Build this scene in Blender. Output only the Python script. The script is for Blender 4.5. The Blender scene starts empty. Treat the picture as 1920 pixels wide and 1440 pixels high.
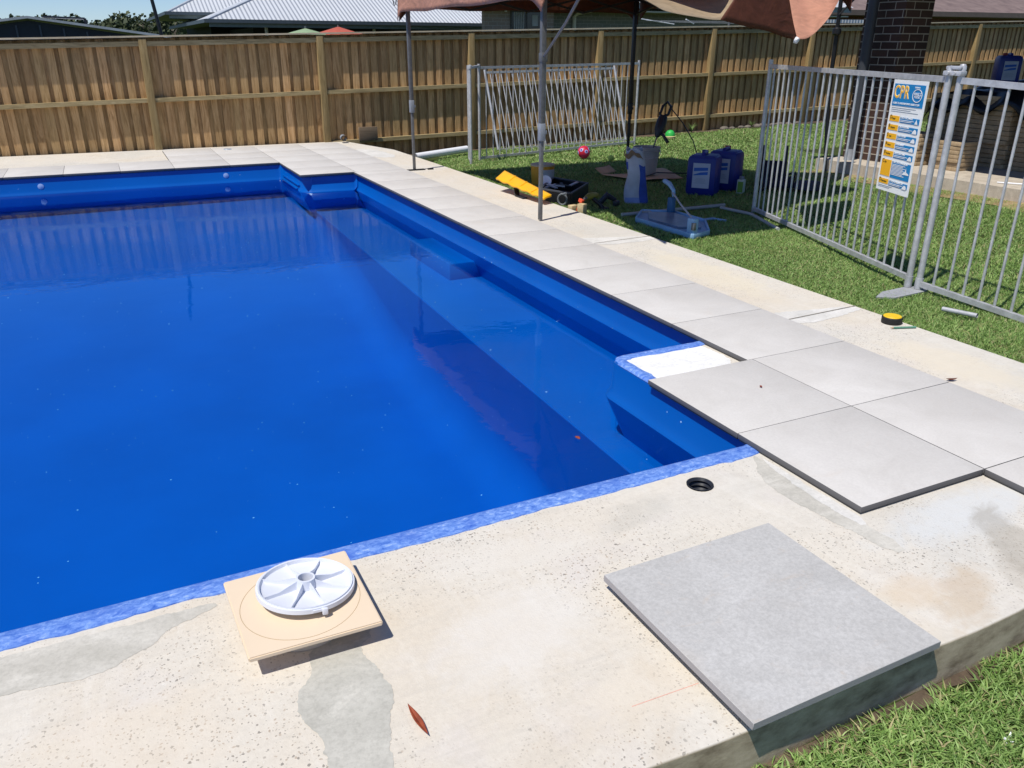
import bpy, bmesh, math, random
import numpy as np
from mathutils import Vector, Matrix, Euler
R = math.radians
random.seed(7)
rng = np.random.default_rng(11)
sc = bpy.context.scene
col = sc.collection

# ------------------------------------------------------------------ camera
cam_d = bpy.data.cameras.new('camera')
cam = bpy.data.objects.new('camera', cam_d); col.objects.link(cam)
cam_d.sensor_width = 36.0; cam_d.lens = 36.0 * 1510.5 / 1920.0
cam_d.clip_start = 0.05; cam_d.clip_end = 3000
rv = Vector((1.152, -0.268, -0.397))
CAMROT = 'SOLVED'
sc.camera = cam
cam.location = (-2.003, -2.125, 1.372)
cam.rotation_mode = 'QUATERNION'
from mathutils import Quaternion
ROTVEC = (1.152, -0.268, -0.397)
_a = Vector(ROTVEC)
cam.rotation_quaternion = Quaternion(_a.normalized(), _a.length)

# ------------------------------------------------------------------ world + sun
SUN = Vector((-0.46, -0.19, 1.0)).normalized()
elev = math.asin(SUN.z); azim = math.atan2(SUN.x, SUN.y)
w = bpy.data.worlds.new('World'); sc.world = w; w.use_nodes = True
nt = w.node_tree; nt.nodes.clear()
wo = nt.nodes.new('ShaderNodeOutputWorld'); bg = nt.nodes.new('ShaderNodeBackground')
sky = nt.nodes.new('ShaderNodeTexSky'); sky.sky_type = 'NISHITA'; sky.sun_disc = False
sky.sun_elevation = elev; sky.sun_rotation = azim
sky.air_density = 1.0; sky.dust_density = 0.0; sky.ozone_density = 3.0; sky.altitude = 1500
bg.inputs['Strength'].default_value = 0.13
tint = nt.nodes.new('ShaderNodeMix'); tint.data_type = 'RGBA'; tint.blend_type = 'MULTIPLY'; tint.inputs[0].default_value = 1.0
tint.inputs[7].default_value = (.61, .70, .87, 1)
nt.links.new(sky.outputs[0], tint.inputs[6]); nt.links.new(tint.outputs[2], bg.inputs[0]); nt.links.new(bg.outputs[0], wo.inputs[0])
sd = bpy.data.lights.new('sun', 'SUN'); sd.energy = 4.6; sd.angle = R(0.53); sd.color = (1.0, 0.955, 0.88)
so = bpy.data.objects.new('sun', sd); col.objects.link(so)
so.rotation_mode = 'QUATERNION'; so.rotation_quaternion = SUN.to_track_quat('Z', 'Y'); so.location = (-6, -3, 14)
sc.view_settings.view_transform = 'Standard'; sc.view_settings.look = 'None'
sc.view_settings.exposure = 0.0; sc.view_settings.gamma = 1.0; sc.view_settings.use_curve_mapping = False
sc.cycles.max_bounces = 8; sc.cycles.transparent_max_bounces = 16
sc.cycles.caustics_reflective = False; sc.cycles.caustics_refractive = False

# ------------------------------------------------------------------ material helpers
def srgb(h):
    if isinstance(h, str):
        h = h.lstrip('#'); c = [int(h[i:i+2], 16)/255 for i in (0, 2, 4)]
    else: c = h
    return tuple((x/12.92 if x <= .04045 else ((x+.055)/1.055)**2.4) for x in c) + (1,)
class NT:
    def __init__(s, name):
        s.m = bpy.data.materials.new(name); s.m.use_nodes = True; s.t = s.m.node_tree
        s.b = s.t.nodes['Principled BSDF']; s.out = s.t.nodes['Material Output']
        s.co = None
    def n(s, k, **kw):
        x = s.t.nodes.new('ShaderNode'+k)
        for a, v in kw.items():
            if a.startswith('i_'): x.inputs[a[2:].replace('_', ' ')].default_value = v
            else: setattr(x, a, v)
        return x
    def l(s, a, b): s.t.links.new(a, b)
    def coord(s, scale=(1, 1, 1), rot=(0, 0, 0), loc=(0, 0, 0)):
        tc = s.n('TexCoord'); mp = s.n('Mapping')
        mp.inputs['Scale'].default_value = scale; mp.inputs['Rotation'].default_value = rot; mp.inputs['Location'].default_value = loc
        s.l(tc.outputs['Object'], mp.inputs[0]); return mp.outputs[0]
    def noise(s, scale, detail=4, rough=.55, co=None, dist=0):
        x = s.n('TexNoise'); x.inputs['Scale'].default_value = scale; x.inputs['Detail'].default_value = detail
        x.inputs['Roughness'].default_value = rough; x.inputs['Distortion'].default_value = dist
        s.l(co if co is not None else s.coord(), x.inputs['Vector']); return x.outputs['Fac']
    def ramp(s, f, stops):
        r = s.n('ValToRGB'); s.l(f, r.inputs[0]); e = r.color_ramp.elements
        while len(e) < len(stops): e.new(.5)
        for q, (p, c) in zip(e, stops):
            q.position = p; q.color = c if len(c) == 4 else (*c, 1)
        return r.outputs[0]
    def mix(s, f, a, b, mode='MIX'):
        x = s.n('Mix', data_type='RGBA', blend_type=mode)
        for i, v in ((0, f), (6, a), (7, b)):
            if hasattr(v, 'is_output'): s.l(v, x.inputs[i])
            else: x.inputs[i].default_value = v
        return x.outputs[2]
    def math(s, op, a, b=0.):
        x = s.n('Math', operation=op)
        for i, v in ((0, a), (1, b)):
            if hasattr(v, 'is_output'): s.l(v, x.inputs[i])
            else: x.inputs[i].default_value = v
        return x.outputs[0]
    def bump(s, h, strength=.3, dist=.01):
        b = s.n('Bump'); b.inputs['Strength'].default_value = strength; b.inputs['Distance'].default_value = dist
        s.l(h, b.inputs['Height']); s.l(b.outputs[0], s.b.inputs['Normal']); return b
    def set(s, color=None, rough=None, metal=None, spec=None, **kw):
        for k, v in (('Base Color', color), ('Roughness', rough), ('Metallic', metal), ('Specular IOR Level', spec)):
            if v is None: continue
            if hasattr(v, 'is_output'): s.l(v, s.b.inputs[k])
            else: s.b.inputs[k].default_value = v
        return s.m
G = lambda v: (v, v, v, 1)
MATS = {}
def plain(name, hexc, rough=.6, metal=0, var=.12, scale=8, bump=0):
    if name in MATS: return MATS[name]
    n = NT(name); c = srgb(hexc)
    f = n.noise(scale, 5, .6)
    a = tuple(x*(1-var) for x in c[:3])+(1,); b = tuple(min(1, x*(1+var)) for x in c[:3])+(1,)
    n.set(n.ramp(f, [(.3, a), (.7, b)]), rough, metal)
    if bump: n.bump(n.noise(scale*8, 4), bump, .004)
    MATS[name] = n.m; return n.m

def m_concrete():
    n = NT('concrete')
    big = n.noise(.9, 6, .6, dist=.4)
    c = n.ramp(big, [(.28, (.63, .555, .445)), (.5, (.655, .61, .53)), (.72, (.56, .545, .50))])
    warm = n.noise(2.3, 7, .65, dist=.8)
    c = n.mix(n.ramp(warm, [(.58, G(0)), (.78, G(.5))]), c, (.50, .40, .28, 1))
    pink = n.noise(4.1, 5, .6, co=n.coord(loc=(5, 2, 0)))
    c = n.mix(n.ramp(pink, [(.55, G(0)), (.75, G(.5))]), c, (.62, .575, .54, 1))
    fine = n.noise(60, 4, .7)
    c = n.mix(n.ramp(fine, [(.35, G(.14)), (.6, G(0))]), c, (.35, .30, .24, 1))
    # exposed aggregate: small irregular dark and light stones where the skin has worn off
    zone = n.ramp(n.noise(1.5, 5, .65, co=n.coord(loc=(1.3, 4.4, 0))), [(.40, G(0)), (.56, G(1))])
    for sc_, th, colr, off, rnd in ((75, .26, (.09, .08, .07, 1), 0, .60), (130, .32, (.15, .125, .10, 1), 3, .50), (105, .30, (.36, .27, .19, 1), 7, .55), (70, .12, (.74, .71, .65, 1), 11, .88)):
        co = n.coord(loc=(off, off*.7, 0), scale=(1, 1, .6))
        wv = n.n('VectorMath', operation='ADD'); nz = n.n('TexNoise'); nz.inputs['Scale'].default_value = 90
        n.l(co, nz.inputs['Vector']); sv = n.n('VectorMath', operation='SCALE'); sv.inputs['Scale'].default_value = .012
        n.l(nz.outputs['Color'], sv.inputs[0]); n.l(co, wv.inputs[0]); n.l(sv.outputs[0], wv.inputs[1])
        v = n.n('TexVoronoi'); v.inputs['Scale'].default_value = sc_; n.l(wv.outputs[0], v.inputs['Vector'])
        sep = n.n('SeparateColor'); n.l(v.outputs['Color'], sep.inputs[0])
        pick = n.math('GREATER_THAN', sep.outputs[0], rnd)
        rad = n.math('MULTIPLY', sep.outputs[1], th)
        rad = n.math('ADD', rad, .06)
        dot = n.math('LESS_THAN', v.outputs['Distance'], rad)
        f = n.math('MULTIPLY', n.math('MULTIPLY', pick, dot), zone)
        f = n.math('MULTIPLY', f, .66)
        c = n.mix(f, c, colr)
    tw = n.noise(3.0, 6, .65, co=n.coord(scale=(1, 5, 1), rot=(0, 0, .35)), dist=1.4)
    c = n.mix(n.ramp(tw, [(.50, G(0)), (.72, G(.30))]), c, (.47, .44, .385, 1))
    tw2 = n.noise(2.0, 6, .65, co=n.coord(scale=(4, 1, 1), rot=(0, 0, .9), loc=(3, 1, 0)), dist=1.2)
    c = n.mix(n.ramp(tw2, [(.54, G(0)), (.76, G(.40))]), c, (.74, .71, .65, 1))
    # soft damp marks, cement smears and rust where the work was done
    def stain(x, y, rx, ry, rot, colr, k, soft=.5, wob=.55, ns=9):
        nonlocal c
        m = n.coord(loc=(0, 0, 0)); a_ = n.n('VectorMath', operation='SUBTRACT'); n.l(m, a_.inputs[0]); a_.inputs[1].default_value = (x, y, 0)
        ro = n.n('VectorRotate', rotation_type='Z_AXIS'); ro.inputs['Angle'].default_value = -R(rot); n.l(a_.outputs[0], ro.inputs['Vector'])
        b_ = n.n('VectorMath', operation='MULTIPLY'); n.l(ro.outputs[0], b_.inputs[0]); b_.inputs[1].default_value = (1/rx, 1/ry, 0)
        ln = n.n('VectorMath', operation='LENGTH'); n.l(b_.outputs[0], ln.inputs[0])
        d = n.math('ADD', ln.outputs['Value'], n.math('MULTIPLY', n.math('SUBTRACT', n.noise(ns, 7, .68, co=n.coord(loc=(x*3, y*5, 0)), dist=.9), .5), wob*2.4))
        f = n.math('MULTIPLY', n.ramp(d, [(max(0, .72-soft/2), G(1)), (min(1, .72+soft/2), G(0))]), n.math('ADD', n.math('MULTIPLY', n.noise(ns*2.3, 6, .7), .9), .4))
        c = n.mix(n.math('MULTIPLY', f, k), c, colr)
    stain(.32, -.74, .42, .13, 3, (.60, .605, .59, 1), .95)
    stain(.30, -.93, .30, .10, 62, (.33, .30, .25, 1), .62, .35)
    stain(.62, -1.0, .24, .14, 10, (.50, .37, .22, 1), .75)
    stain(.16, -1.06, .16, .07, 70, (.40, .36, .30, 1), .5)
    stain(-.05, -1.02, .20, .09, 30, (.50, .38, .25, 1), .6)
    stain(-.18, -.95, .12, .08, 0, (.60, .47, .32, 1), .5)
    stain(-.65, -.28, .20, .08, 20, (.44, .42, .37, 1), .4)
    stain(-1.1, -.30, .35, .10, -5, (.66, .62, .55, 1), .6)
    stain(-1.25, -.62, .30, .20, 30, (.68, .65, .60, 1), .6)
    stain(-2.2, -.60, .35, .20, 10, (.66, .57, .45, 1), .5)
    stain(-1.05, -.95, .3, .12, 0, (.68, .60, .48, 1), .5)
    stain(1.5, .2, .22, .5, 5, (.68, .60, .46, 1), .6)
    stain(1.5, 2.1, .22, .8, 0, (.68, .60, .44, 1), .6)
    # sides of the slab: raw cast face, tinted brown to offset the blue skylight, with drips
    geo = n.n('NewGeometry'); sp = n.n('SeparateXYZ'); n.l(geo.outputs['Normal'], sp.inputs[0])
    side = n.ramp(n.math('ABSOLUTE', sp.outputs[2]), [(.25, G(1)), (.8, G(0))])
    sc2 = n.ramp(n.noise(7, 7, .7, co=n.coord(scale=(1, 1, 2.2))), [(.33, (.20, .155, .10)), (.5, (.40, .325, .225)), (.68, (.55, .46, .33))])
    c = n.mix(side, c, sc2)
    n.set(c, .85, spec=.25)
    n.bump(n.noise(140, 5, .7), .35, .003)
    return n.m
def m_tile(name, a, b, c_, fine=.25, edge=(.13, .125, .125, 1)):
    n = NT(name)
    oi = n.n('NewGeometry')
    co = n.coord(); off = n.n('VectorMath', operation='ADD'); n.l(co, off.inputs[0])
    cb = n.n('CombineXYZ'); n.l(n.math('MULTIPLY', oi.outputs['Random Per Island'], 37), cb.inputs[2]); n.l(cb.outputs[0], off.inputs[1])
    f = n.noise(3.2, 9, .68, co=off.outputs[0], dist=.6)
    col_ = n.ramp(f, [(.32, a), (.5, b), (.68, c_)])
    g = n.noise(110, 6, .75, co=off.outputs[0])
    col_ = n.mix(n.ramp(g, [(.38, G(fine)), (.6, G(0))]), col_, tuple(x*.55 for x in a[:3])+(1,))
    st = n.noise(26, 5, .7, co=off.outputs[0], dist=1)
    col_ = n.mix(n.ramp(st, [(.62, G(0)), (.8, G(.35))]), col_, tuple(min(1, x*1.25) for x in c_[:3])+(1,))
    dirt = n.noise(2.1, 6, .6, co=n.coord(loc=(3, 9, 0)))
    col_ = n.mix(n.ramp(dirt, [(.6, G(0)), (.8, G(.3))]), col_, (.48, .39, .29, 1))
    sm = n.noise(5, 7, .7, co=n.coord(scale=(1, 2.4, 1), rot=(0, 0, .6), loc=(1, 7, 0)), dist=1.6)
    col_ = n.mix(n.ramp(sm, [(.58, G(0)), (.74, G(fine*1.6))]), col_, (.50, .42, .34, 1))
    v_ = n.n('TexVoronoi'); v_.inputs['Scale'].default_value = 9; n.l(n.coord(loc=(2, 2, 0)), v_.inputs['Vector'])
    sv_ = n.n('SeparateColor'); n.l(v_.outputs['Color'], sv_.inputs[0])
    col_ = n.mix(n.math('MULTIPLY', n.math('MULTIPLY', n.math('GREATER_THAN', sv_.outputs[0], .82), n.math('LESS_THAN', v_.outputs['Distance'], .035)), .6), col_, (.25, .19, .14, 1))
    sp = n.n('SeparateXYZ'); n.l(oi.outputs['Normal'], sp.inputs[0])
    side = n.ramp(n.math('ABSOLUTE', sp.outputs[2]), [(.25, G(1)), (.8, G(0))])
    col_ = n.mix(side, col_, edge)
    n.set(col_, .7, spec=.3); n.bump(g, .15, .002)
    return n.m
def m_pool():
    n = NT('pool_blue_gelcoat')
    f = n.noise(1.2, 4, .5)
    c = n.ramp(f, [(.3, (0, .092, .40)), (.7, (0, .108, .46))])
    v = n.n('TexVoronoi'); v.inputs['Scale'].default_value = 21; n.l(n.coord(), v.inputs['Vector'])
    s = n.n('SeparateColor'); n.l(v.outputs['Color'], s.inputs[0])
    fl = n.math('MULTIPLY', n.math('GREATER_THAN', s.outputs[0], .74), n.math('LESS_THAN', v.outputs['Distance'], n.math('MULTIPLY', n.math('POWER', s.outputs[1], 1.6), .125)))
    c = n.mix(n.math('MULTIPLY', fl, .7), c, (.55, .75, .9, 1))
    n.set(c, .28, spec=.3)
    return n.m
def m_rimpaint():
    n = NT('scuffed_blue_rim')
    f = n.noise(55, 8, .75, co=n.coord(scale=(.7, 1.3, 1)), dist=.6)
    c = n.ramp(f, [(.32, (.03, .11, .46)), (.44, (.09, .20, .58)), (.56, (.18, .32, .70)), (.72, (.50, .60, .86))])
    g = n.noise(7, 5, .6)
    c = n.mix(n.ramp(g, [(.5, G(0)), (.72, G(.7))]), c, (.05, .13, .52, 1))
    n.set(c, .5); n.bump(f, .3, .003); return n.m
def m_water():
    n = NT('pool_water'); t = n.t
    t.nodes.remove(n.b)
    tr = n.n('BsdfTransparent'); tr.inputs[0].default_value = (.97, .985, 1, 1)
    gl = n.n('BsdfGlossy'); gl.inputs['Roughness'].default_value = .0; gl.inputs[0].default_value = (.60, .84, 1, 1)
    fr = n.n('Fresnel'); fr.inputs['IOR'].default_value = 1.31
    mx = n.n('MixShader')
    b = n.n('Bump'); b.inputs['Strength'].default_value = 1.0; b.inputs['Distance'].default_value = .0018
    h = n.noise(2.3, 4, .55, co=n.coord(scale=(1, 1.4, 1)), dist=.5)
    h2 = n.noise(9, 2, .5)
    h3 = n.noise(32, 3, .6)
    n.l(n.math('ADD', n.math('ADD', h, n.math('MULTIPLY', h2, .09)), n.math('MULTIPLY', h3, .012)), b.inputs['Height'])
    n.l(b.outputs[0], fr.inputs['Normal']); n.l(b.outputs[0], gl.inputs['Normal'])
    gg = n.n('NewGeometry'); n.l(n.math('MULTIPLY', fr.outputs[0], n.math('SUBTRACT', 1.0, gg.outputs['Backfacing'])), mx.inputs[0]); n.l(tr.outputs[0], mx.inputs[1]); n.l(gl.outputs[0], mx.inputs[2])
    n.l(mx.outputs[0], n.out.inputs['Surface'])
    va = n.n('VolumeAbsorption'); va.inputs['Color'].default_value = (.2, .80, .95, 1); va.inputs['Density'].default_value = .40
    n.l(va.outputs[0], n.out.inputs['Volume'])
    return n.m
def m_wood(name, dark, mid, light, axis='z', green=.25):
    n = NT(name)
    g = n.n('NewGeometry')
    s = {'z': (9, 9, .8), 'x': (.8, 9, 9)}[axis]
    co = n.coord(scale=s); off = n.n('VectorMath', operation='ADD'); n.l(co, off.inputs[0])
    cb = n.n('CombineXYZ'); r_ = n.math('MULTIPLY', g.outputs['Random Per Island'], 91)
    n.l(r_, cb.inputs[0]); n.l(r_, cb.inputs[2]); n.l(cb.outputs[0], off.inputs[1])
    f = n.noise(2.6, 8, .65, co=off.outputs[0], dist=1.5)
    c = n.ramp(f, [(.3, dark), (.5, mid), (.7, light)])
    hv = n.n('HueSaturation'); n.l(c, hv.inputs['Color'])
    n.l(n.math('ADD', n.math('MULTIPLY', g.outputs['Random Per Island'], .45), .70), hv.inputs['Value'])
    wn = n.n('TexWhiteNoise', noise_dimensions='1D'); n.l(g.outputs['Random Per Island'], wn.inputs['W'])
    c = n.mix(n.math('MULTIPLY', wn.outputs['Value'], green), hv.outputs[0], (.20, .20, .085, 1))
    st = n.noise(1.6, 5, .6, co=n.coord(loc=(8, 1, 3)))
    c = n.mix(n.ramp(st, [(.55, G(0)), (.75, G(.4))]), c, (.20, .15, .085, 1))
    n.set(c, .85, spec=.2); n.bump(f, .3, .003); return n.m
def m_brick(name, c1, c2, mortar, scale=1., sq=False, bw=.24, bh=.086, ms=.012):
    n = NT(name)
    tc = n.n('TexCoord'); sp = n.n('SeparateXYZ'); n.l(tc.outputs['Object'], sp.inputs[0])
    cb = n.n('CombineXYZ'); n.l(n.math('ADD', sp.outputs[0], sp.outputs[1]), cb.inputs[0]); n.l(sp.outputs[2], cb.inputs[1])
    b = n.n('TexBrick'); b.inputs['Scale'].default_value = 1; b.inputs['Brick Width'].default_value = bw; b.inputs['Row Height'].default_value = bh
    b.inputs['Mortar Size'].default_value = ms/2; b.inputs['Mortar Smooth'].default_value = .1
    b.inputs['Color1'].default_value = c1; b.inputs['Color2'].default_value = c2; b.inputs['Mortar'].default_value = mortar
    n.l(cb.outputs[0], b.inputs['Vector'])
    f = n.noise(30, 6, .7); c = n.mix(.35, b.outputs[0], n.ramp(f, [(.3, G(.25)), (.7, G(.9))]), 'MULTIPLY')
    n.set(c, .8); n.bump(n.math('MULTIPLY', b.outputs['Fac'], -1), .5, .006); return n.m
def m_galv(name='galvanised_steel', v=.56, rough=.42):
    n = NT(name)
    f = n.noise(22, 5, .6)
    c = n.ramp(f, [(.3, (v*.77, v*.77, v*.78)), (.7, (v*1.13, v*1.13, v*1.14))])
    n.set(c, rough, .35); return n.m
def m_ground():
    n = NT('lawn_soil')
    f = n.noise(2.2, 8, .65)
    c = n.ramp(f, [(.3, (.03, .05, .012)), (.5, (.05, .08, .018)), (.7, (.07, .10, .028))])
    g = n.noise(55, 6, .75)
    c = n.mix(n.ramp(g, [(.4, G(.5)), (.62, G(0))]), c, (.05, .042, .022, 1))
    n.set(c, .95, spec=.1); n.bump(g, .8, .02); return n.m
def m_grass():
    n = NT('grass_blades')
    g = n.n('NewGeometry')
    c = n.ramp(g.outputs['Random Per Island'], [(0, (.14, .25, .06)), (.45, (.31, .48, .13)), (.86, (.50, .66, .24)), (.91, (.54, .48, .24)), (1, (.62, .50, .28))])
    p = n.noise(1.3, 5, .6)
    q_ = n.noise(3.2, 6, .7, co=n.coord(loc=(3, 8, 0)))
    c = n.mix(n.ramp(q_, [(.58, G(0)), (.74, G(.6))]), c, (.42, .36, .15, 1))
    c = n.mix(n.ramp(p, [(.4, G(.35)), (.65, G(0))]), c, (.14, .26, .05, 1))
    n.set(c, .5, spec=.35)
    tl = n.n('BsdfTranslucent'); n.l(c, tl.inputs[0]); mx = n.n('MixShader'); mx.inputs[0].default_value = .3
    n.l(n.b.outputs[0], mx.inputs[1]); n.l(tl.outputs[0], mx.inputs[2]); n.l(mx.outputs[0], n.out.inputs[0])
    return n.m
def m_fabric(name, out_c, in_c=None, trans=.25):
    n = NT(name)
    f = n.noise(7, 6, .65, dist=1.2, co=n.coord(scale=(1, 1, 2)))
    a = srgb(out_c)
    c = n.ramp(f, [(.3, tuple(x*.8 for x in a[:3])), (.7, tuple(min(1, x*1.2) for x in a[:3]))])
    n.set(c, .55, spec=.3); n.bump(n.noise(5, 4, .5, dist=1.2), .5, .03)
    tl = n.n('BsdfTranslucent'); n.l(c, tl.inputs[0]); mx = n.n('MixShader'); mx.inputs[0].default_value = trans
    n.l(n.b.outputs[0], mx.inputs[1]); n.l(tl.outputs[0], mx.inputs[2]); n.l(mx.outputs[0], n.out.inputs[0])
    return n.m
def m_foliage(name, a, b):
    n = NT(name); g = n.n('NewGeometry')
    n.set(n.ramp(g.outputs['Random Per Island'], [(0, a), (1, b)]), .6, spec=.2); return n.m

M_CONC = m_concrete()
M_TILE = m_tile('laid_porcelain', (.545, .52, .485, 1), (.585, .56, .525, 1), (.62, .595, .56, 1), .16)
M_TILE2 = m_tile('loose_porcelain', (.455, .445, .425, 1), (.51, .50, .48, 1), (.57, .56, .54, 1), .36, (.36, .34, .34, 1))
M_POOL = m_pool(); M_RIM = m_rimpaint(); M_WATER = m_water()
M_PALE = m_wood('treated_pine_palings', (.30, .165, .066), (.52, .315, .145), (.68, .44, .225))
M_RAIL = m_wood('treated_pine_rails', (.21, .155, .08), (.36, .27, .14), (.50, .40, .23), 'x', .2)
M_CAPP = m_wood('sunlit_capping_tone', (.40, .33, .22), (.52, .44, .31), (.62, .54, .40), 'x', .1)  # paler wood puts the sunlit line of the fence top into the colour
M_POST = m_wood('treated_pine_posts', (.19, .125, .055), (.32, .22, .10), (.44, .32, .16), 'z', .15)
M_GALV = m_galv(); M_GALV2 = m_galv('dull_grey_steel', .17, .5)
M_GROUND = m_ground(); M_GRASS = m_grass()
M_BRICKD = m_brick('dark_clinker_brick', (.050, .026, .019, 1), (.105, .052, .036, 1), (.50, .44, .36, 1))
M_BLACK = plain('black_plastic', '#15161a', .45); M_WHITE = plain('white_plastic', '#eeeff2', .4, var=.04)

# ------------------------------------------------------------------ mesh helpers
def tag(o, label=None, cat=None, group=None, kind=None):
    if label: o['label'] = label
    if cat: o['category'] = cat
    if group: o['group'] = group
    if kind: o['kind'] = kind
    return o
def empty(name, loc=(0, 0, 0), label=None, cat=None, group=None):
    o = bpy.data.objects.new(name, None); o.location = loc; o.empty_display_size = .1; col.objects.link(o)
    return tag(o, label, cat, group)
class MB:
    """collects shapes into one mesh; coordinates are world ones, build() re-bases them on the parent"""
    def __init__(s): s.bm = bmesh.new()
    def quad(s, *p):
        return s.bm.faces.new([s.bm.verts.new(Vector(q)) for q in p])
    def box(s, c, size, rot=None, bevel=0):
        M = Matrix.Translation(Vector(c)) @ ((rot.to_matrix() if isinstance(rot, Euler) else rot).to_4x4() if rot is not None else Matrix.Identity(4)) @ Matrix.Diagonal((*size, 1))
        r = bmesh.ops.create_cube(s.bm, size=1, matrix=M)
        if bevel:
            es = list({e for v in r['verts'] for e in v.link_edges})
            bmesh.ops.bevel(s.bm, geom=es, offset=bevel, segments=2, affect='EDGES', profile=.5)
        return s
    def bar(s, a, b, wd, ht, up=(0, 0, 1), bevel=0):
        a = Vector(a); b = Vector(b); t = (b-a); L = t.length; t.normalize(); u = Vector(up)
        x = t; y = u.cross(x)
        if y.length < 1e-5: y = Vector((0, 1, 0)).cross(x)
        y.normalize(); z = x.cross(y)
        return s.box((a+b)/2, (L, wd, ht), Matrix((x, y, z)).transposed(), bevel)
    def tube(s, pts, r, seg=10, caps=True):
        pts = [Vector(p) for p in pts]; rs = r if isinstance(r, (list, tuple)) else [r]*len(pts)
        rings = []; prev = None
        for i, p in enumerate(pts):
            t = (pts[min(i+1, len(pts)-1)]-pts[max(i-1, 0)]).normalized()
            if prev is None:
                u = Vector((0, 0, 1)) if abs(t.z) < .9 else Vector((1, 0, 0)); u = (u-t*u.dot(t)).normalized()
            else: u = (prev-t*prev.dot(t)).normalized()
            prev = u; v = t.cross(u)
            rings.append([s.bm.verts.new(p+(u*math.cos(2*math.pi*k/seg)+v*math.sin(2*math.pi*k/seg))*rs[i]) for k in range(seg)])
        for a, b in zip(rings, rings[1:]):
            for k in range(seg):
                f = s.bm.faces.new((a[k], a[(k+1) % seg], b[(k+1) % seg], b[k])); f.smooth = True
        if caps: s.bm.faces.new(rings[0][::-1]); s.bm.faces.new(rings[-1])
        return s
    def lathe(s, prof, c=(0, 0, 0), seg=32, M=None, smooth=True):
        rings = []; M = M or Matrix.Identity(4)
        for r, z in prof:
            if r < 1e-6: rings.append([s.bm.verts.new(Vector(c)+M.to_3x3() @ Vector((0, 0, z)))])
            else: rings.append([s.bm.verts.new(Vector(c)+M.to_3x3() @ Vector((r*math.cos(2*math.pi*k/seg), r*math.sin(2*math.pi*k/seg), z))) for k in range(seg)])
        for a, b in zip(rings, rings[1:]):
            for k in range(seg):
                k2 = (k+1) % seg
                vs = ([a[0]] if len(a) == 1 else [a[k], a[k2]]) + ([b[0]] if len(b) == 1 else [b[k2], b[k]])
                if len(vs) >= 3:
                    f = s.bm.faces.new(vs); f.smooth = smooth
        return s
    def prism(s, poly, z0, z1, top=True, bottom=True):
        b = [s.bm.verts.new((x, y, z0)) for x, y in poly]; t = [s.bm.verts.new((x, y, z1)) for x, y in poly]
        n = len(poly)
        for i in range(n): s.bm.faces.new((b[i], b[(i+1) % n], t[(i+1) % n], t[i]))
        if top: s.bm.faces.new(t)
        if bottom: s.bm.faces.new(b[::-1])
        return s
    def grid(s, fn, nu, nv, smooth=True):
        v = [[s.bm.verts.new(Vector(fn(i/nu, j/nv))) for j in range(nv+1)] for i in range(nu+1)]
        for i in range(nu):
            for j in range(nv):
                f = s.bm.faces.new((v[i][j], v[i+1][j], v[i+1][j+1], v[i][j+1])); f.smooth = smooth
        return s
    def build(s, name, mat, parent=None, thick=0, keepn=False):
        if not keepn: bmesh.ops.recalc_face_normals(s.bm, faces=s.bm.faces)
        me = bpy.data.meshes.new(name)
        if parent is not None:
            # bring world coordinates into the parent's space
            P = world_matrix(parent).inverted(); bmesh.ops.transform(s.bm, matrix=P, verts=s.bm.verts)
        s.bm.to_mesh(me); s.bm.free()
        if any(p.use_smooth for p in me.polygons[:4]) or len(me.polygons) < 40000: me.set_sharp_from_angle(angle=R(38))
        o = bpy.data.objects.new(name, me); col.objects.link(o)
        for m in (mat if isinstance(mat, (list, tuple)) else [mat]): me.materials.append(m)
        if parent is not None: o.parent = parent
        if thick:
            md = o.modifiers.new('solid', 'SOLIDIFY'); md.thickness = thick; md.offset = 0
        return o
def world_matrix(o):
    m = o.matrix_basis.copy()
    while o.parent: o = o.parent; m = o.matrix_basis @ m
    return m
def copy_tree(o, parent=None):
    c = o.copy(); col.objects.link(c); c.parent = parent
    for ch in [x for x in o.children]: copy_tree(ch, c)
    return c
def ss(t): t = min(max(t, 0), 1); return t*t*(3-2*t)
def lz(x, y):
    if x < 1.7 and y < 2: return -.165
    if y > -1.05 or x > 2.0:
        t = min(max((y-3)/8, 0), 1)**2
        z = -.07*(1-t)+t*(-.27+.026*(x-3.5))
        if y < -1.05: z = -.07+(-.165+.07)*ss((2.6-x)/.6) if x < 2.6 else -.07
        if y > 11.3: z = max(min(z, .1), -.35)
        return z
    return -.165

# ------------------------------------------------------------------ pool + slab
# outline of the water's edge, counter-clockwise
def arc(cx, cy, r, a0, a1, n=6):
    return [(cx+r*math.cos(R(a0+(a1-a0)*i/n)), cy+r*math.sin(R(a0+(a1-a0)*i/n))) for i in range(n+1)]
XL = -6.2; YB = 8.66; YN = -.05
OUT = [(XL, YN)] + arc(-.006, YN+.04, .04, -90, 0, 4) \
    + [(.034, .88)] + arc(.104, .90, .07, 180, 90, 5) + [(.54, .975)] + arc(.577, 1.02, .045, -90, 0, 3) \
    + [(.622, 7.42)] + arc(.572, 7.42, .05, 0, 90, 3) + [(.08, 7.47), (-.01, 7.56), (-.02, 8.60)] + arc(-.08, YB-.05, .05, 0, 90, 3) + [(XL, YB)]
def offset(poly, d):
    n = len(poly); out = []
    for i in range(n):
        p0 = Vector(poly[i-1]); p1 = Vector(poly[i]); p2 = Vector(poly[(i+1) % n])
        a = (p1-p0).normalized(); b = (p2-p1).normalized()
        na = Vector((a.y, -a.x)); nb = Vector((b.y, -b.x)); m = (na+nb)
        if m.length < 1e-6: m = na
        m.normalize(); k = max(.5, m.dot(na)); out.append(tuple(p1+m*(d/k)))
    return out
DR = (-.345, -.215)
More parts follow.
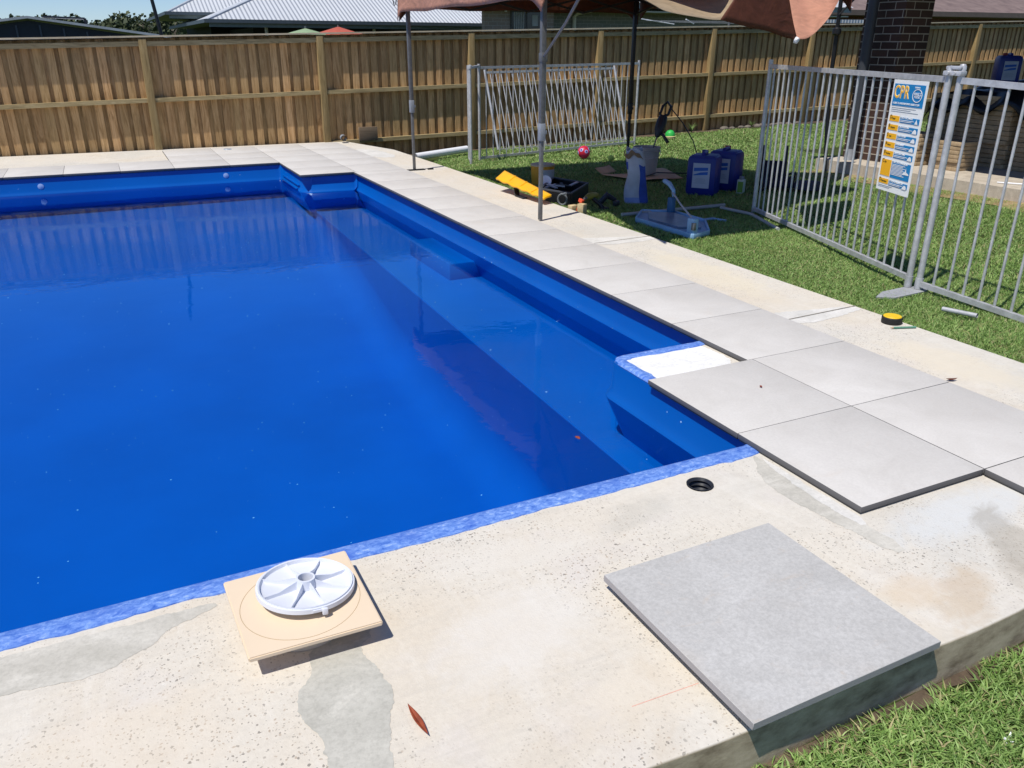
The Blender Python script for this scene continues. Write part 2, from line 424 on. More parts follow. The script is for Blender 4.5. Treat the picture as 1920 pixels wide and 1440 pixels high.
def slab():
    bm = bmesh.new(); Z = -.03
    def loop(pts):
        vs = [bm.verts.new((x, y, Z)) for x, y in pts]
        return [bm.edges.new((vs[i], vs[(i+1) % len(vs)])) for i in range(len(vs))], vs
    outer = [(-8.5, -1.128)]
    x = -8.5
    while x < 1.7: x += .17; outer.append((x, -1.128+.006*math.sin(x*9)+rng.normal()*.0018))
    outer += [(1.8, -1.13), (1.8, 4), (1.8, 8), (1.78, 9.6), (1.42, 11.0), (-8.5, 11.0)]
    e1, v1 = loop(outer); e2, v2 = loop(offset(OUT, .012)); e3, v3 = loop([(DR[0]+.046*math.cos(a), DR[1]+.046*math.sin(a)) for a in np.linspace(0, 2*math.pi, 25)[:-1]])
    bmesh.ops.triangle_fill(bm, edges=e1+e2+e3, use_beauty=True)
    for v in bm.verts: pass
    # rounded outer arris then the vertical face
    n = len(v1); prev = v1
    for dy, dz in ((.002, -.001), (.0045, -.0035), (.005, -.007), (.005, -.30)):
        cur = []
        for q in v1:
            ox = dy if q.co.x > 1.3 and q.co.y > -1.1 else 0; oy = -dy if q.co.y < -1.1 else 0
            cur.append(bm.verts.new((q.co.x+ox, q.co.y+oy, Z+dz)))
        for i in range(n): bm.faces.new((prev[i], prev[(i+1) % n], cur[(i+1) % n], cur[i])).smooth = True
        prev = cur
    k = len(v3); lo = [bm.verts.new((q.co.x, q.co.y, Z-.05)) for q in v3]
    for i in range(k): bm.faces.new((v3[i], v3[(i+1) % k], lo[(i+1) % k], lo[i]))
    bmesh.ops.recalc_face_normals(bm, faces=bm.faces)
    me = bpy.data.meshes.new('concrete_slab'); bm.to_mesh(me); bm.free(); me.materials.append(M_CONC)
    o = bpy.data.objects.new('concrete_slab', me); col.objects.link(o); tag(o, kind='structure')
slab()

pool = empty('swimming_pool', (-2.5, 4, -.3), 'bright blue fibreglass swimming pool shell with stepped side bench, filled with water', 'swimming pool')
def wall_shell():
    s = MB(); prof = [(.006, -.027), (0, -.031), (-.004, -.045), (-.012, -.17), (-.030, -.197), (-.036, -.212), (.075, -.46)]  # last step is undercut so the underwater wall turns dark
    rings = []
    for d, z in prof:
        rings.append([s.bm.verts.new((x, y, z)) for x, y in offset(OUT, d)])
    n = len(OUT)
    for a, b in zip(rings, rings[1:]):
        for i in range(n):
            f = s.bm.faces.new((a[i], a[(i+1) % n], b[(i+1) % n], b[i]))
            f.smooth = False
    return s.build('shell_wall', M_POOL, pool)
wall_shell()
# floor: bench ledge along the right side, face undercut to put it in shade, fillet, then the deep floor falling away to the near left
def bench_x(y): return .12-.027*(7.5-y) if y < 7.5 else .12
def bzz(y): return -.44
def floor_fn():
    s = MB(); ys = list(np.linspace(-.3, 8.9, 24)); rows = []
    for y in ys:
        bx = bench_x(y); dz = -.44-.78*ss((8.75-y)/4.6)-.02*(8.75-y)
        rr = min(.30, (bzz(y)-dz)*.7); x0, z0 = bx+.10*min(1, (bzz(y)-dz-rr)/.4), dz+rr
        sec = [(.75, bzz(y)), (bx, bzz(y)), (bx-.006, bzz(y)-.010), (x0, z0)]
        for a in np.linspace(0, 90, 9)[1:]:
            sec.append((x0-rr*(1-math.cos(R(a))), z0-rr*math.sin(R(a))))
        sec += [(-2.5, dz-.02), (-4.5, dz-.03), (XL-.1, dz-.03)]
        rows.append([s.bm.verts.new((x, y, z)) for x, z in sec])
    for a, b in zip(rows, rows[1:]):
        for i in range(len(a)-1):
            f = s.bm.faces.new((a[i], a[i+1], b[i+1], b[i])); f.smooth = i >= 2
    return s.build('pool_floor', M_POOL, pool)
floor_fn()
s = MB(); s.grid(lambda u, v: (XL-.1+(7-.2)*u, -.02, -.40-1.0*v), 4, 4, False); s.grid(lambda u, v: (XL-.1+(7-.2)*u, YB+.02, -.40-1.0*v), 4, 4, False)
s.grid(lambda u, v: (XL+.02, -.2+9*u, -.40-1.0*v), 4, 4, False); s.build('lower_wall', M_POOL, pool)
s = MB(); s.box((.56, 4.50, -.375), (.32, 1.0, .15), bevel=.010); s.build('seat_step', M_POOL, pool)
s = MB(); s.box((-.02, 8.12, -.15), (.05, .9, .02), bevel=.004); s.box((-.035, 8.12, -.19), (.06, .86, .02), bevel=.004); s.build('grip_ledge', M_POOL, pool)
M_JET = plain('grey_jet', '#9aa3ad', .35)
s = MB(); mm = Matrix.Rotation(R(-90), 4, 'Y'); s.lathe([(0, 0), (.033, 0), (.036, .006), (.024, .013), (.012, .013), (.010, .004), (0, .004)], (.63, 2.38, -.25), 20, mm); s.build('return_jet', M_JET, pool)
for x in (-2.75, -.72):
    s = MB(); s.lathe([(0, 0), (.030, 0), (.032, .006), (.014, .010), (0, .010)], (x, YB-.006, -.125), 18, Matrix.Rotation(R(90), 4, 'X')); s.build('return_jet', plain('pale_blue_jet', '#a9c0e8', .3), pool)
# scuffed painted flange where the coping is not laid yet
def flange(path, name, wid, jag=.0028, z=-.0255):
    s = MB(); pts = []
    for (x0, y0), (x1, y1) in zip(path, path[1:]):
        m = max(1, int(math.hypot(x1-x0, y1-y0)/.025))
        for k in range(m): pts.append((x0+(x1-x0)*k/m, y0+(y1-y0)*k/m))
    pts.append(path[-1]); rows = []; jj = 0
    for i, p in enumerate(pts):
        a = Vector(pts[max(i-1, 0)]); b = Vector(pts[min(i+1, len(pts)-1)]); t = (b-a).normalized(); nn = Vector((t.y, -t.x))
        jj = .75*jj+rng.normal()*jag; P = Vector(p)
        rows.append([s.bm.verts.new((*(P-nn*.004), z-.010)), s.bm.verts.new((*(P+nn*.002), z-.001)), s.bm.verts.new((*(P+nn*.010), z+.003)),
                     s.bm.verts.new((*(P+nn*(wid*.7)), z+.002)), s.bm.verts.new((*(P+nn*(wid+jj)), z-.0015)), s.bm.verts.new((*(P+nn*(wid+jj+.002)), z-.006))])
    for a, b in zip(rows, rows[1:]):
        for i in range(5): s.bm.faces.new((a[i], a[i+1], b[i+1], b[i])).smooth = True
    return s.build(name, M_RIM, pool)
flange([(XL, YN), (-.012, YN), (.022, YN+.012), (.033, YN+.06)], 'painted_rim', .075)
flange([(.034, .60), (.034, .88), (.040, .925), (.065, .958), (.104, .968), (.54, .972), (.59, .98)], 'painted_rim', .052, .003)

s = MB(); W = offset(OUT, .02); s.prism(W, -1.45, -.21); o = s.build('water', M_WATER); tag(o, kind='structure')
for v in []: pass

# corrugated drain sleeve set in the slab
dr = empty('drain_sleeve', (*DR, -.03), 'round black corrugated drain sleeve sunk in the concrete by the pool corner', 'drain')
s = MB(); prof = [(.047, .0045), (.044, .006)] + [(.037+.007*(i % 2), -.004-.009*i) for i in range(15)] + [(0, -.15)]
s.lathe(prof, (*DR, -.03), 28); s.build('sleeve', plain('drain_black', '#2b2c30', .35), dr)
# cement skims and filler on the slab (own outlines, a couple of millimetres proud)
def jag(poly, step=.006, amp=.005):
    for _ in range(1):
        q = []
        for i in range(len(poly)):
            a = poly[i]; b = poly[(i+1) % len(poly)]
            q += [(a[0]*.75+b[0]*.25, a[1]*.75+b[1]*.25), (a[0]*.25+b[0]*.75, a[1]*.25+b[1]*.75)]
        poly = q
    amp *= .34; out = []; j = 0
    for i in range(len(poly)):
        a = Vector(poly[i]); b = Vector(poly[(i+1) % len(poly)]); m = max(1, int((b-a).length/step)); t = (b-a).normalized(); nn = Vector((t.y, -t.x))
        for k in range(m):
            j = .86*j+rng.normal()*amp; out.append(tuple(a+(b-a)*k/m+nn*j))
    return out
def skim(name, poly, mat, z, amp=.005):
    bm = bmesh.new(); vs = [bm.verts.new((x, y, z)) for x, y in jag(poly, amp=amp)]
    es = [bm.edges.new((vs[i], vs[(i+1) % len(vs)])) for i in range(len(vs))]
    bmesh.ops.triangle_fill(bm, edges=es, use_beauty=True)
    for f in bm.faces:
        if f.normal.z < 0: f.normal_flip()
    me = bpy.data.meshes.new(name); bm.to_mesh(me); bm.free(); me.materials.append(mat)
    o = bpy.data.objects.new(name, me); col.objects.link(o); tag(o, kind='structure')
def m_skim(name, a, b, c_):
    n = NT(name); f = n.noise(5, 8, .65, dist=.8); c = n.ramp(f, [(.3, a), (.5, b), (.7, c_)])
    tr_ = n.noise(3, 7, .7, co=n.coord(scale=(1, 3.2, 1), rot=(0, 0, .5)), dist=1.5); c = n.mix(n.ramp(tr_, [(.5, G(0)), (.74, G(.55))]), c, tuple(min(1, x*1.25) for x in c_)+(1,))
    tr2 = n.noise(6, 7, .7, co=n.coord(loc=(4, 4, 0)), dist=1.2); c = n.mix(n.ramp(tr2, [(.56, G(0)), (.74, G(.5))]), c, tuple(x*.72 for x in a)+(1,))
    g = n.noise(90, 5, .7); c = n.mix(n.ramp(g, [(.36, G(.25)), (.55, G(0))]), c, tuple(x*.6 for x in a)+(1,))
    n.set(c, .85, spec=.2); n.bump(g, .3, .002); return n.m
M_SK = m_skim('grey_cement_skim', (.44, .42, .365), (.53, .505, .445), (.60, .575, .515))
M_SK2 = m_skim('dull_cement_skim', (.385, .37, .32), (.47, .455, .40), (.55, .53, .47))
M_SK3 = m_skim('pale_filler', (.55, .54, .50), (.64, .62, .58), (.70, .68, .64))
M_SK4 = m_skim('blue_grey_smear', (.50, .50, .475), (.585, .58, .555), (.64, .625, .585))
skim('cement_patch', [(-2.75, -.15), (-2.0, -.155), (-1.92, -.165), (-1.99, -.20), (-2.07, -.22), (-2.10, -.27), (-2.17, -.285), (-2.2, -.315), (-2.29, -.322), (-2.45, -.295), (-2.75, -.30)], M_SK, -.0293)
skim('cement_patch', [(-1.76, -.44), (-1.60, -.40), (-1.585, -.46), (-1.645, -.50), (-1.62, -.60), (-1.60, -.70), (-1.66, -.80), (-1.67, -.92), (-1.66, -1.08), (-1.80, -1.09), (-1.80, -.86), (-1.79, -.74), (-1.84, -.66), (-1.82, -.60), (-1.77, -.56)], M_SK2, -.0291, .006)
skim('cement_patch', [(-.015, -.10), (-.02, -.62), (-.02, -.80), (-.07, -.80), (-.10, -.62), (-.14, -.42), (-.12, -.25), (-.06, -.17)], M_SK, -.0292)
skim('cement_patch', [(-.01, -.13), (-.006, -.60), (-.02, -.66), (-.05, -.64), (-.05, -.40), (-.035, -.2)], M_SK3, -.0286, .004)
M_SK5 = m_skim('white_filler', (.66, .65, .62), (.78, .775, .75), (.84, .835, .82))
skim('cement_patch', [(.05, .64), (.052, .87), (.08, .92), (.13, .93), (.53, .935), (.555, .90), (.56, .62), (.3, .615)], M_SK5, -.0289, .006)
skim('cement_patch', [(1.21, 3.05), (1.79, 3.02), (1.79, 3.18), (1.5, 3.26), (1.21, 3.35)], M_SK3, -.0289, .006)
skim('cement_patch', [(1.21, .93), (1.79, 1.0), (1.79, 1.09), (1.5, 1.13), (1.21, 1.2)], M_SK3, -.0289, .005)
skim('cement_patch', [(1.22, 8.9), (1.6, 8.7), (1.55, 9.7), (1.3, 9.9), (1.22, 9.6)], M_SK3, -.0289, .01)
MRED = plain('red_chalk', '#e0a090', .9)
s = MB(); s.bar((-1.128, -.967, -.0295), (-.943, -.974, -.0295), .0012, .0006); tag(s.build('chalk_line', MRED), kind='structure')
MSAW = plain('saw_cut', '#8a8274', .95)
for y0, y1 in ((1.045, 1.075), (3.12, 3.16)):
    s = MB(); s.bar((1.2, y0, -.0255), (1.8, y1, -.0255), .005, .001); tag(s.build('control_joint', MSAW), kind='structure')

# ------------------------------------------------------------------ laid paving
def paving():
    s = MB(); g = .0015
    def tile(x0, y0, x1, y1, dz=0):
        s.box(((x0+x1)/2, (y0+y1)/2, -.0105+dz), (x1-x0-2*g, y1-y0-2*g, .021), Euler((rng.normal()*.0008, rng.normal()*.0008, 0)), .0012)
        s_b.box(((x0+x1)/2, (y0+y1)/2, -.0255), (x1-x0-.014, y1-y0-.014, .0095))
    s_b = MB(); a = .6
    tile(0, -.6, a, 0); tile(a, -.6, 2*a, 0); tile(a, -1.2+.06, 2*a, -.6)
    tile(0, 0, a, a); tile(a, 0, 2*a, a)
    for j in range(1, 12): tile(.572, a*j, 2*a, a*(j+1))
    y = 7.2; tile(.572, 7.2, 2*a, 7.44)
    for j in range(3):
        pass
    ys = [7.44, 8.04, 8.67, 9.27, 9.87, 10.62]
    for y0, y1 in zip(ys, ys[1:]):
        for x0, x1 in ((-.055, .6), (.6, 1.2)): tile(x0, y0, x1, y1)
    for y0, y1 in zip(ys[2:], ys[3:]):
        for x0, x1 in ((-1.3, -.655), (-.655, -.055)): tile(x0, y0-.03 if y0 == 8.67 else y0, x1, y1)
    x = -1.3
    while x > -7: tile(x-.6, 8.64, x, 9.45); x -= .6
    s_b.build('tile_glue_bed', plain('tile_adhesive', '#5c5a56', .95))
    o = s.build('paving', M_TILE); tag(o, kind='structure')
    g_ = bpy.data.objects['tile_glue_bed']; tag(g_, kind='structure')
paving()

# ------------------------------------------------------------------ loose tile
lt = empty('loose_tile', (-.655, -.86, -.03), 'large loose grey square tile laid overhanging the near slab edge', 'floor tile')
A_ = [(-.959, -.569), (-.36, -.562), (-.352, -1.162), (-.95, -1.165)]
s = MB(); s.prism(A_[::-1], .000, .021)
es = [e for e in s.bm.edges]; bmesh.ops.bevel(s.bm, geom=es, offset=.0012, segments=1, affect='EDGES')
s.build('tile_slab', M_TILE2, lt)
for x, y in ((-.78, -.75), (-.52, -.75), (-.65, -1.0)):
    s = MB(); s.box((x, y, -.0145), (.07, .05, .029)); s.build('packer', plain('timber_packer', '#8a6a45', .9), lt)

# ------------------------------------------------------------------ skimmer lid + white disc
M_BEIGE = plain('beige_plastic', '#dfcbb0', .5, var=.03, scale=3)
lid = empty('skimmer_lid', (-1.745, -.37, -.03), 'square beige skimmer cover with round inset, propped on its collar at the pool edge', 'pool cover')
P4 = [(-1.915, -.172), (-1.579, -.166), (-1.576, -.513), (-1.902, -.506)]
s = MB(); s.prism(P4[::-1], .024, .038); bmesh.ops.bevel(s.bm, geom=list(s.bm.edges), offset=.003, segments=2, affect='EDGES'); s.build('plate', M_BEIGE, lid)
cx, cy = -1.744, -.339
s = MB(); s.lathe([(.108, .0240), (.112, -.029), (.118, -.029), (.115, .0240)], (cx, cy, 0), 40); s.build('collar', M_BEIGE, lid)
M_GRV = plain('groove_shadow_line', '#a98d62', .7)
s = MB(); s.lathe([(.1515, .0378), (.1515, .0384), (.1526, .0384), (.1526, .0378)], (cx+.001, cy-.002, 0), 64); s.build('groove_shade_ring', M_GRV, lid)  # thin ring coloured as the shade of the lid's groove
vd = empty('vacuum_disc', (-1.722, -.306, .040), 'white ribbed round plastic disc lying on the beige skimmer cover', 'plastic disc')
RT = Matrix.Translation((-1.722, -.306, .040)) @ Euler((R(-3), R(4), 0)).to_matrix().to_4x4()
def tf(s): bmesh.ops.transform(s.bm, matrix=RT, verts=s.bm.verts)
M_DISC = plain('white_disc', '#d9dce4', .35, var=.02)
s = MB(); s.lathe([(.024, .006), (.105, .006), (.115, .010), (.118, .019), (.122, .020), (.1225, .016), (.127, .016), (.1275, .004), (.120, 0), (.024, 0), (.024, .006)], (0, 0, .006), 64); tf(s); s.build('dish', M_DISC, vd)
s = MB(); s.lathe([(.019, -.004), (.0195, .034), (.025, .034), (.027, .010), (.027, 0)], (0, 0, .006), 36); tf(s); s.build('hub', M_DISC, vd)
s = MB(); s.lathe([(.0, .002), (.019, .002)], (0, 0, .006), 24); tf(s); s.build('hub_floor', plain('hub_shade', '#8d8f96', .6), vd)
for k in range(8):
    s = MB(); a = R(14+45*k); dx, dy = math.cos(a), math.sin(a)
    n_ = Vector((-dy, dx, 0)); P = lambda r, z, w_: Vector((dx*r, dy*r, z))+n_*w_
    v = [s.bm.verts.new(P(r, z, w_)) for r, z, w_ in ((.026, .012, .0022), (.117, .012, .0014), (.117, .022, .0008), (.075, .021, .001), (.026, .036, .0012), (.026, .012, -.0022), (.117, .012, -.0014), (.117, .022, -.0008), (.075, .021, -.001), (.026, .036, -.0012))]
    s.bm.faces.new(v[:5]); s.bm.faces.new(v[5:][::-1])
    for i in range(5): s.bm.faces.new((v[i], v[(i+1) % 5], v[(i+1) % 5+5], v[i+5]))
    tf(s); s.build('rib', M_DISC, vd)
s = MB(); s.box((.02, -.130, .012), (.014, .010, .018), bevel=.002); s.box((.005, -.128, .016), (.03, .004, .006)); tf(s); s.build('catch', M_DISC, vd)

# ------------------------------------------------------------------ fallen leaves, litter
M_LEAF = plain('dry_leaf', '#8a3f22', .6, var=.3, scale=60); M_LEAF2 = plain('brown_leaf', '#5c2c18', .6, var=.3, scale=60)
def leaf(x, y, z, L, wd, ang, label, mat, curl=.4):
    e = MB(); ca, sa = math.cos(ang), math.sin(ang)
    def fn(u, v):
        t = u*2-1; half = wd*.5*max(.02, (1-abs(t)**1.7)); a = (v*2-1)*half
        px = t*L/2; zz = .003+curl*L*.12*t*t+abs(v*2-1)*half*.5
        return (x+px*ca-a*sa, y+px*sa+a*ca, z+zz)
    e.grid(fn, 12, 4); o = e.build('fallen_leaf', mat, thick=.0005); tag(o, label, 'leaf', 'fallen leaves')
leaf(-1.588, -.797, -.0265, .105, .017, R(-84), 'long rust brown gum leaf on the near concrete, below the skimmer cover', M_LEAF)
leaf(1.285, .05, -.028, .055, .02, R(-20), 'curled dark brown leaf at the outer edge of the laid paving, on cream concrete', M_LEAF2, 1.5)
leaf(.396, .314, .001, .02, .012, R(60), 'tiny red leaf scrap on a laid paving tile next to the pool corner', M_LEAF, .8)
leaf(-.365, .58, -.206, .035, .02, R(95), 'small orange brown leaf floating on the pool water by the bench', M_LEAF, .5)
s = MB()
for k in range(7):
    a = rng.uniform(0, 6.28); s.tube([(-1.72+.006*rng.normal(), .0+.02*rng.normal(), -.204), (-1.70+.03*math.cos(a)*.3, .03+.03*math.sin(a), -.202)], .0012, 5)
o = s.build('floating_twig', plain('wet_twig', '#20261a', .7)); tag(o, 'small dark wet twig tuft floating on the pool above the skimmer cover', 'twig')
s = MB()
for k in range(9):
    a = rng.uniform(0, 6.28); s.grid(lambda u, v, a=a: (-.30+.02*math.cos(a)*u*1.2+.012*v*math.sin(a*3), -1.345+.02*math.sin(a)*u+.012*v*math.cos(a*2), -.145+.012*u*v+.012*math.sin(a*5)*u), 2, 2)
o = s.build('plastic_scrap', M_WHITE); o.location = (-.30*.5, -1.345*.5, -.145*.5-.006); o.scale = (.5, .5, .5); tag(o, 'small crumpled scrap of white plastic film in the near right lawn', 'litter')

# ------------------------------------------------------------------ tape, pencil, tube, dumped on the edge
tp = empty('tape_roll', (1.735, .745, -.03), 'black roll with a yellow top standing on the concrete edge beside the lawn', 'tape roll')
s = MB(); s.lathe([(0, 0), (.052, 0), (.054, .004), (.054, .032), (.050, .036), (.047, .036), (0, .036)], (1.735, .765, -.029), 32); s.build('roll', plain('black_rubber', '#1c1b1a', .7, var=.4, scale=60), tp)
s = MB(); s.lathe([(0, .0362), (.0, .041), (.045, .041), (.048, .038), (.048, .0362)], (1.735, .765, -.029), 32); s.build('top_disc', plain('yellow_tape', '#e8bf1c', .5), tp)
pc = empty('pencil', (1.68, .67, -.022), 'green carpenter pencil lying beside the black and yellow roll', 'pencil')
s = MB(); s.tube([(1.655, .685, -.022), (1.775, .64, -.022)], .0055, 6); s.build('barrel', plain('green_pencil', '#5f8f78', .5), pc)
s = MB(); s.tube([(1.655, .685, -.022), (1.638, .6915, -.022)], [.0055, .001], 6); s.build('tip', plain('pencil_wood', '#b49a78', .7), pc)
tb = empty('metal_tube', (2.26, .72, -.05), 'short length of galvanised tube lying in the grass below the railing', 'tube')
s = MB(); s.tube([(2.235, .83, -.035), (2.275, .64, -.028)], .014, 14, False); s.tube([(2.275, .64, -.028), (2.235, .83, -.035)], .012, 14, False); s.build('pipe', M_GALV, tb)

# ------------------------------------------------------------------ lawn ground with a hole where the slab is
def ground():
    xs = [-400, -120, -40, -20, -8.4] + list(np.linspace(-6, 1.0, 8)) + [1.6] + list(np.linspace(1.9, 12, 42)) + [14, 18, 24, 40, 120, 400]
    ys = [-300, -60, -15, -5] + list(np.linspace(-2.5, -1.2, 6)) + [-1.05] + list(np.linspace(-.8, 10.6, 46)) + [11.2, 12, 15, 25, 60, 150, 300, 800]
    bm = bmesh.new(); V = {}
    def v(i, j):
        if (i, j) not in V: V[i, j] = bm.verts.new((xs[i], ys[j], lz(xs[i], ys[j])))
        return V[i, j]
    for i in range(len(xs)-1):
        for j in range(len(ys)-1):
            cxm = (xs[i]+xs[i+1])/2; cym = (ys[j]+ys[j+1])/2
            if -8.4 < cxm < 1.6 and -1.05 < cym < 10.6: continue
            bm.faces.new((v(i, j), v(i+1, j), v(i+1, j+1), v(i, j+1))).smooth = True
    me = bpy.data.meshes.new('ground'); bm.to_mesh(me); bm.free(); me.materials.append(M_GROUND)
    o = bpy.data.objects.new('ground', me); col.objects.link(o); tag(o, kind='structure')
ground()
LZ = np.vectorize(lz)
def grass(name, regions, label=None):
    P = []; H = []; Wd = []
    for x0, x1, y0, y1, dens, h, wd, keep in regions:
        n = int((x1-x0)*(y1-y0)*dens); p = np.stack([rng.uniform(x0, x1, n), rng.uniform(y0, y1, n)], 1)
        if keep is not None: p = p[keep(p[:, 0], p[:, 1])]
        P.append(p); H.append(np.full(len(p), h)*rng.uniform(.4, 1.6, len(p))**1.0); Wd.append(np.full(len(p), wd)*rng.uniform(.7, 1.3, len(p)))
    P = np.concatenate(P); H = np.concatenate(H); Wd = np.concatenate(Wd); n = len(P)
    # mowing and wear: slow variation of blade height
    k = .82+.28*np.sin(P[:, 0]*2.1+np.sin(P[:, 1]*1.7))*np.cos(P[:, 1]*1.9+P[:, 0])
    H = H*k
    z = LZ(P[:, 0], P[:, 1])
    a = rng.uniform(0, 2*np.pi, n); lean = rng.uniform(.35, 1.75, n); b = rng.uniform(0, 2*np.pi, n)
    wx, wy = np.cos(a)*Wd/2, np.sin(a)*Wd/2; lx, ly = np.cos(b)*lean*H, np.sin(b)*lean*H
    co = np.zeros((n, 5, 3), np.float32)
    co[:, 0] = np.stack([P[:, 0]-wx, P[:, 1]-wy, z-.004], 1); co[:, 1] = np.stack([P[:, 0]+wx, P[:, 1]+wy, z-.004], 1)
    co[:, 2] = np.stack([P[:, 0]+wx*.8+lx*.4, P[:, 1]+wy*.8+ly*.4, z+H*.60/(1+.25*lean)], 1); co[:, 3] = np.stack([P[:, 0]-wx*.8+lx*.4, P[:, 1]-wy*.8+ly*.4, z+H*.60/(1+.25*lean)], 1)
    co[:, 4] = np.stack([P[:, 0]+lx, P[:, 1]+ly, z+H*.95/(1+.35*lean)], 1)
    me = bpy.data.meshes.new(name); me.vertices.add(n*5); me.vertices.foreach_set('co', co.reshape(-1))
    base = (np.arange(n)*5)[:, None]
    idx = np.concatenate([base+np.array([[0, 1, 2, 3]]), base+np.array([[3, 2, 4]])], 1).reshape(-1)
    me.loops.add(n*7); me.loops.foreach_set('vertex_index', idx.astype(np.int32))
    me.polygons.add(n*2); st = np.empty((n, 2), np.int32); st[:, 0] = np.arange(n)*7; st[:, 1] = np.arange(n)*7+4
    me.polygons.foreach_set('loop_start', st.reshape(-1))
    tot = np.empty((n, 2), np.int32); tot[:, 0] = 4; tot[:, 1] = 3
    me.polygons.foreach_set('loop_total', tot.reshape(-1)) if False else None
    me.update(calc_edges=True); me.validate()
    me.materials.append(M_GRASS); o = bpy.data.objects.new(name, me); col.objects.link(o); tag(o, label, 'grass', kind='stuff')
def kn(x, y): return (y < -1.150-.007*np.sin(x*7)-.008*np.sin(x*23+1)) & ~((x > -.46) & (x < -.12) & (y > -1.178+.02*np.sin(x*37)))
def kr(x, y): return (x > 1.815+.012*np.sin(y*13)) & ~((x > 6.15) & (y < 5.75))
def kf(x, y): return (y < 10.75+.1*np.sin(x*5)) & (x > 1.83+np.clip((y-8.5)*.55, 0, 2)) & ~((x > 6.15) & (y < 5.75))
grass('grass', [(-1.6, 1.0, -2.0, -1.14, 34000, .024, .0052, kn),
                (1.8, 3.2, -1.0, 3.0, 22000, .025, .004, kr), (3.2, 6.2, .5, 4.5, 8500, .028, .0055, kr), (1.8, 3.2, 3.0, 6.5, 10000, .026, .0055, kr),
                (3.2, 7.5, 4.5, 7.5, 3600, .034, .008, kr), (1.8, 3.2, 6.5, 10.8, 3600, .032, .008, kf), (1.0, 4.2, -2.6, -1.14, 6000, .026, .007, None), (3.2, 6.2, -1.5, .5, 4500, .028, .007, kr), (1.8, 3.2, -1.14, -1.0, 6000, .026, .007, kr), (3.2, 13, 7.5, 10.9, 2000, .036, .011, kf)],
      'short green couch grass of the lawn around the pool slab')

# ------------------------------------------------------------------ paling fence
def fence():
    f = empty('paling_fence', (1.2, 11.05, 0), 'tall treated pine paling fence along the back of the pool yard', 'fence')
    YF = 11.05; K0, K1 = -3, 9
    px = lambda k: -1.314+2.469*k; pz = lambda k: 1.492+.0605*k
    zt = lambda x: 1.492+.0605*(x+1.314)/2.469
    for k in range(K0, K1+1):
        x = px(k); s = MB(); lx = rng.normal()*.006
        s.box((x+lx, YF-.048, (pz(k)-.04-.5)/2), (.10, .098, pz(k)-.04+.5), Euler((0, R(rng.normal()*.25), 0)), .004); s.build('post', M_POST, f)
    for k in range(K0, K1):
        x0, x1 = px(k), px(k+1)
        for nm, dz, hh, gap in (('rail', -.105, .085, .05), ('rail', -.845, .075, .05), ('rail', -1.60, .075, .05)):
            z0, z1 = pz(k)+dz, pz(k+1)+dz
            if k < 1 and dz < -1.5: continue
            s = MB(); s.bar((x0+gap, YF-.039, z0), (x1-gap, YF-.039, z1), .084, hh*.75); s.build(nm, M_RAIL, f)
        s = MB(); s.bar((x0, YF-.035, pz(k)-.012), (x1, YF-.035, pz(k+1)-.012), .135, .022); s.build('capping', M_CAPP, f)
        s = MB(); n = 16; pitch = (x1-x0)/n
        for i in range(n):
            xc = x0+(i+.5)*pitch; top = zt(xc)-.03; bot = -.42 if k >= 1 else -.12
            # under layer edge to edge, over layer of narrower boards behind the rails: lapped palings
            s.box((xc, YF+.012+rng.normal()*.001, (top+bot)/2), (.098+rng.normal()*.005, .014, top-bot), Euler((0, R(rng.normal()*.25), 0)))
            s.box((xc+pitch/2, YF+.042+rng.normal()*.001, (top+bot)/2), (.100, .014, top-bot), Euler((0, R(rng.normal()*.25), 0)))
        s.build('paling_panel', M_PALE, f)
fence()

# ------------------------------------------------------------------ pool fence panels
def rail_panel(name, A, B, zb, zt, post_tip, label, lean=(0, 0), bars=25, foot=True, group='temporary galvanised fence panels', shared={}):
    A = Vector((*A, 0)); B = Vector((*B, 0)); L = (B-A).length
    root = empty(name, (A.x, A.y, zb[0]-.05), label, 'fence panel', group)
    ln = Vector((*lean, 0))
    pt = lambda t, h: A.lerp(B, t)+ln*h+Vector((0, 0, (zb[0]+(zb[1]-zb[0])*t)*(1-h)+(zt[0]+(zt[1]-zt[0])*t)*h))
    hz = 1.0
    for t in (0, 1):
        a = pt(t, 0)-Vector((0, 0, .06 if foot else 0)); b = pt(t, 1)+Vector((0, 0, post_tip))
        s = MB(); s.tube([a, b], .0195, 14); s.build('post', M_GALV, root)
    s = MB(); s.bar(pt(0, 0), pt(1, 0), .028, .032); s.build('bottom_rail', M_GALV, root)
    s = MB(); s.bar(pt(0, 1), pt(1, 1), .028, .034); s.build('top_rail', M_GALV, root)
    for i in range(1, bars):
        t = i/bars; s = MB(); s.tube([pt(t, 0)+Vector((0, 0, .016)), pt(t, 1)-Vector((0, 0, .016))], .0082, 8, False); s.build('bar', M_GALV, root)
    return root
P1 = rail_panel('fence_panel', (3.398, 3.759), (2.50, 1.29), (-.035, .008), (1.216, 1.200), .055, 'galvanised railing panel carrying the CPR sign, standing on the lawn', bars=25)
P2 = rail_panel('fence_panel', (2.515, 1.225), (2.44, -1.20), (-.015, -.10), (1.197, 1.09), .08, 'galvanised railing panel cut by the right edge, joined to the CPR panel', bars=23)
P3 = rail_panel('fence_panel', (2.93, 9.10), (6.05, 9.70), (-.15, -.11), (1.09, 1.12), .05, 'galvanised railing panel standing upright in front of another near the back fence', bars=26)
P4_ = rail_panel('fence_panel', (3.86, 10.45), (6.34, 10.40), (-.22, -.16), (.97, 1.02), .04, 'galvanised railing panel leaning on the paling fence, behind the upright one', lean=(-.05, .42), bars=25, foot=False)
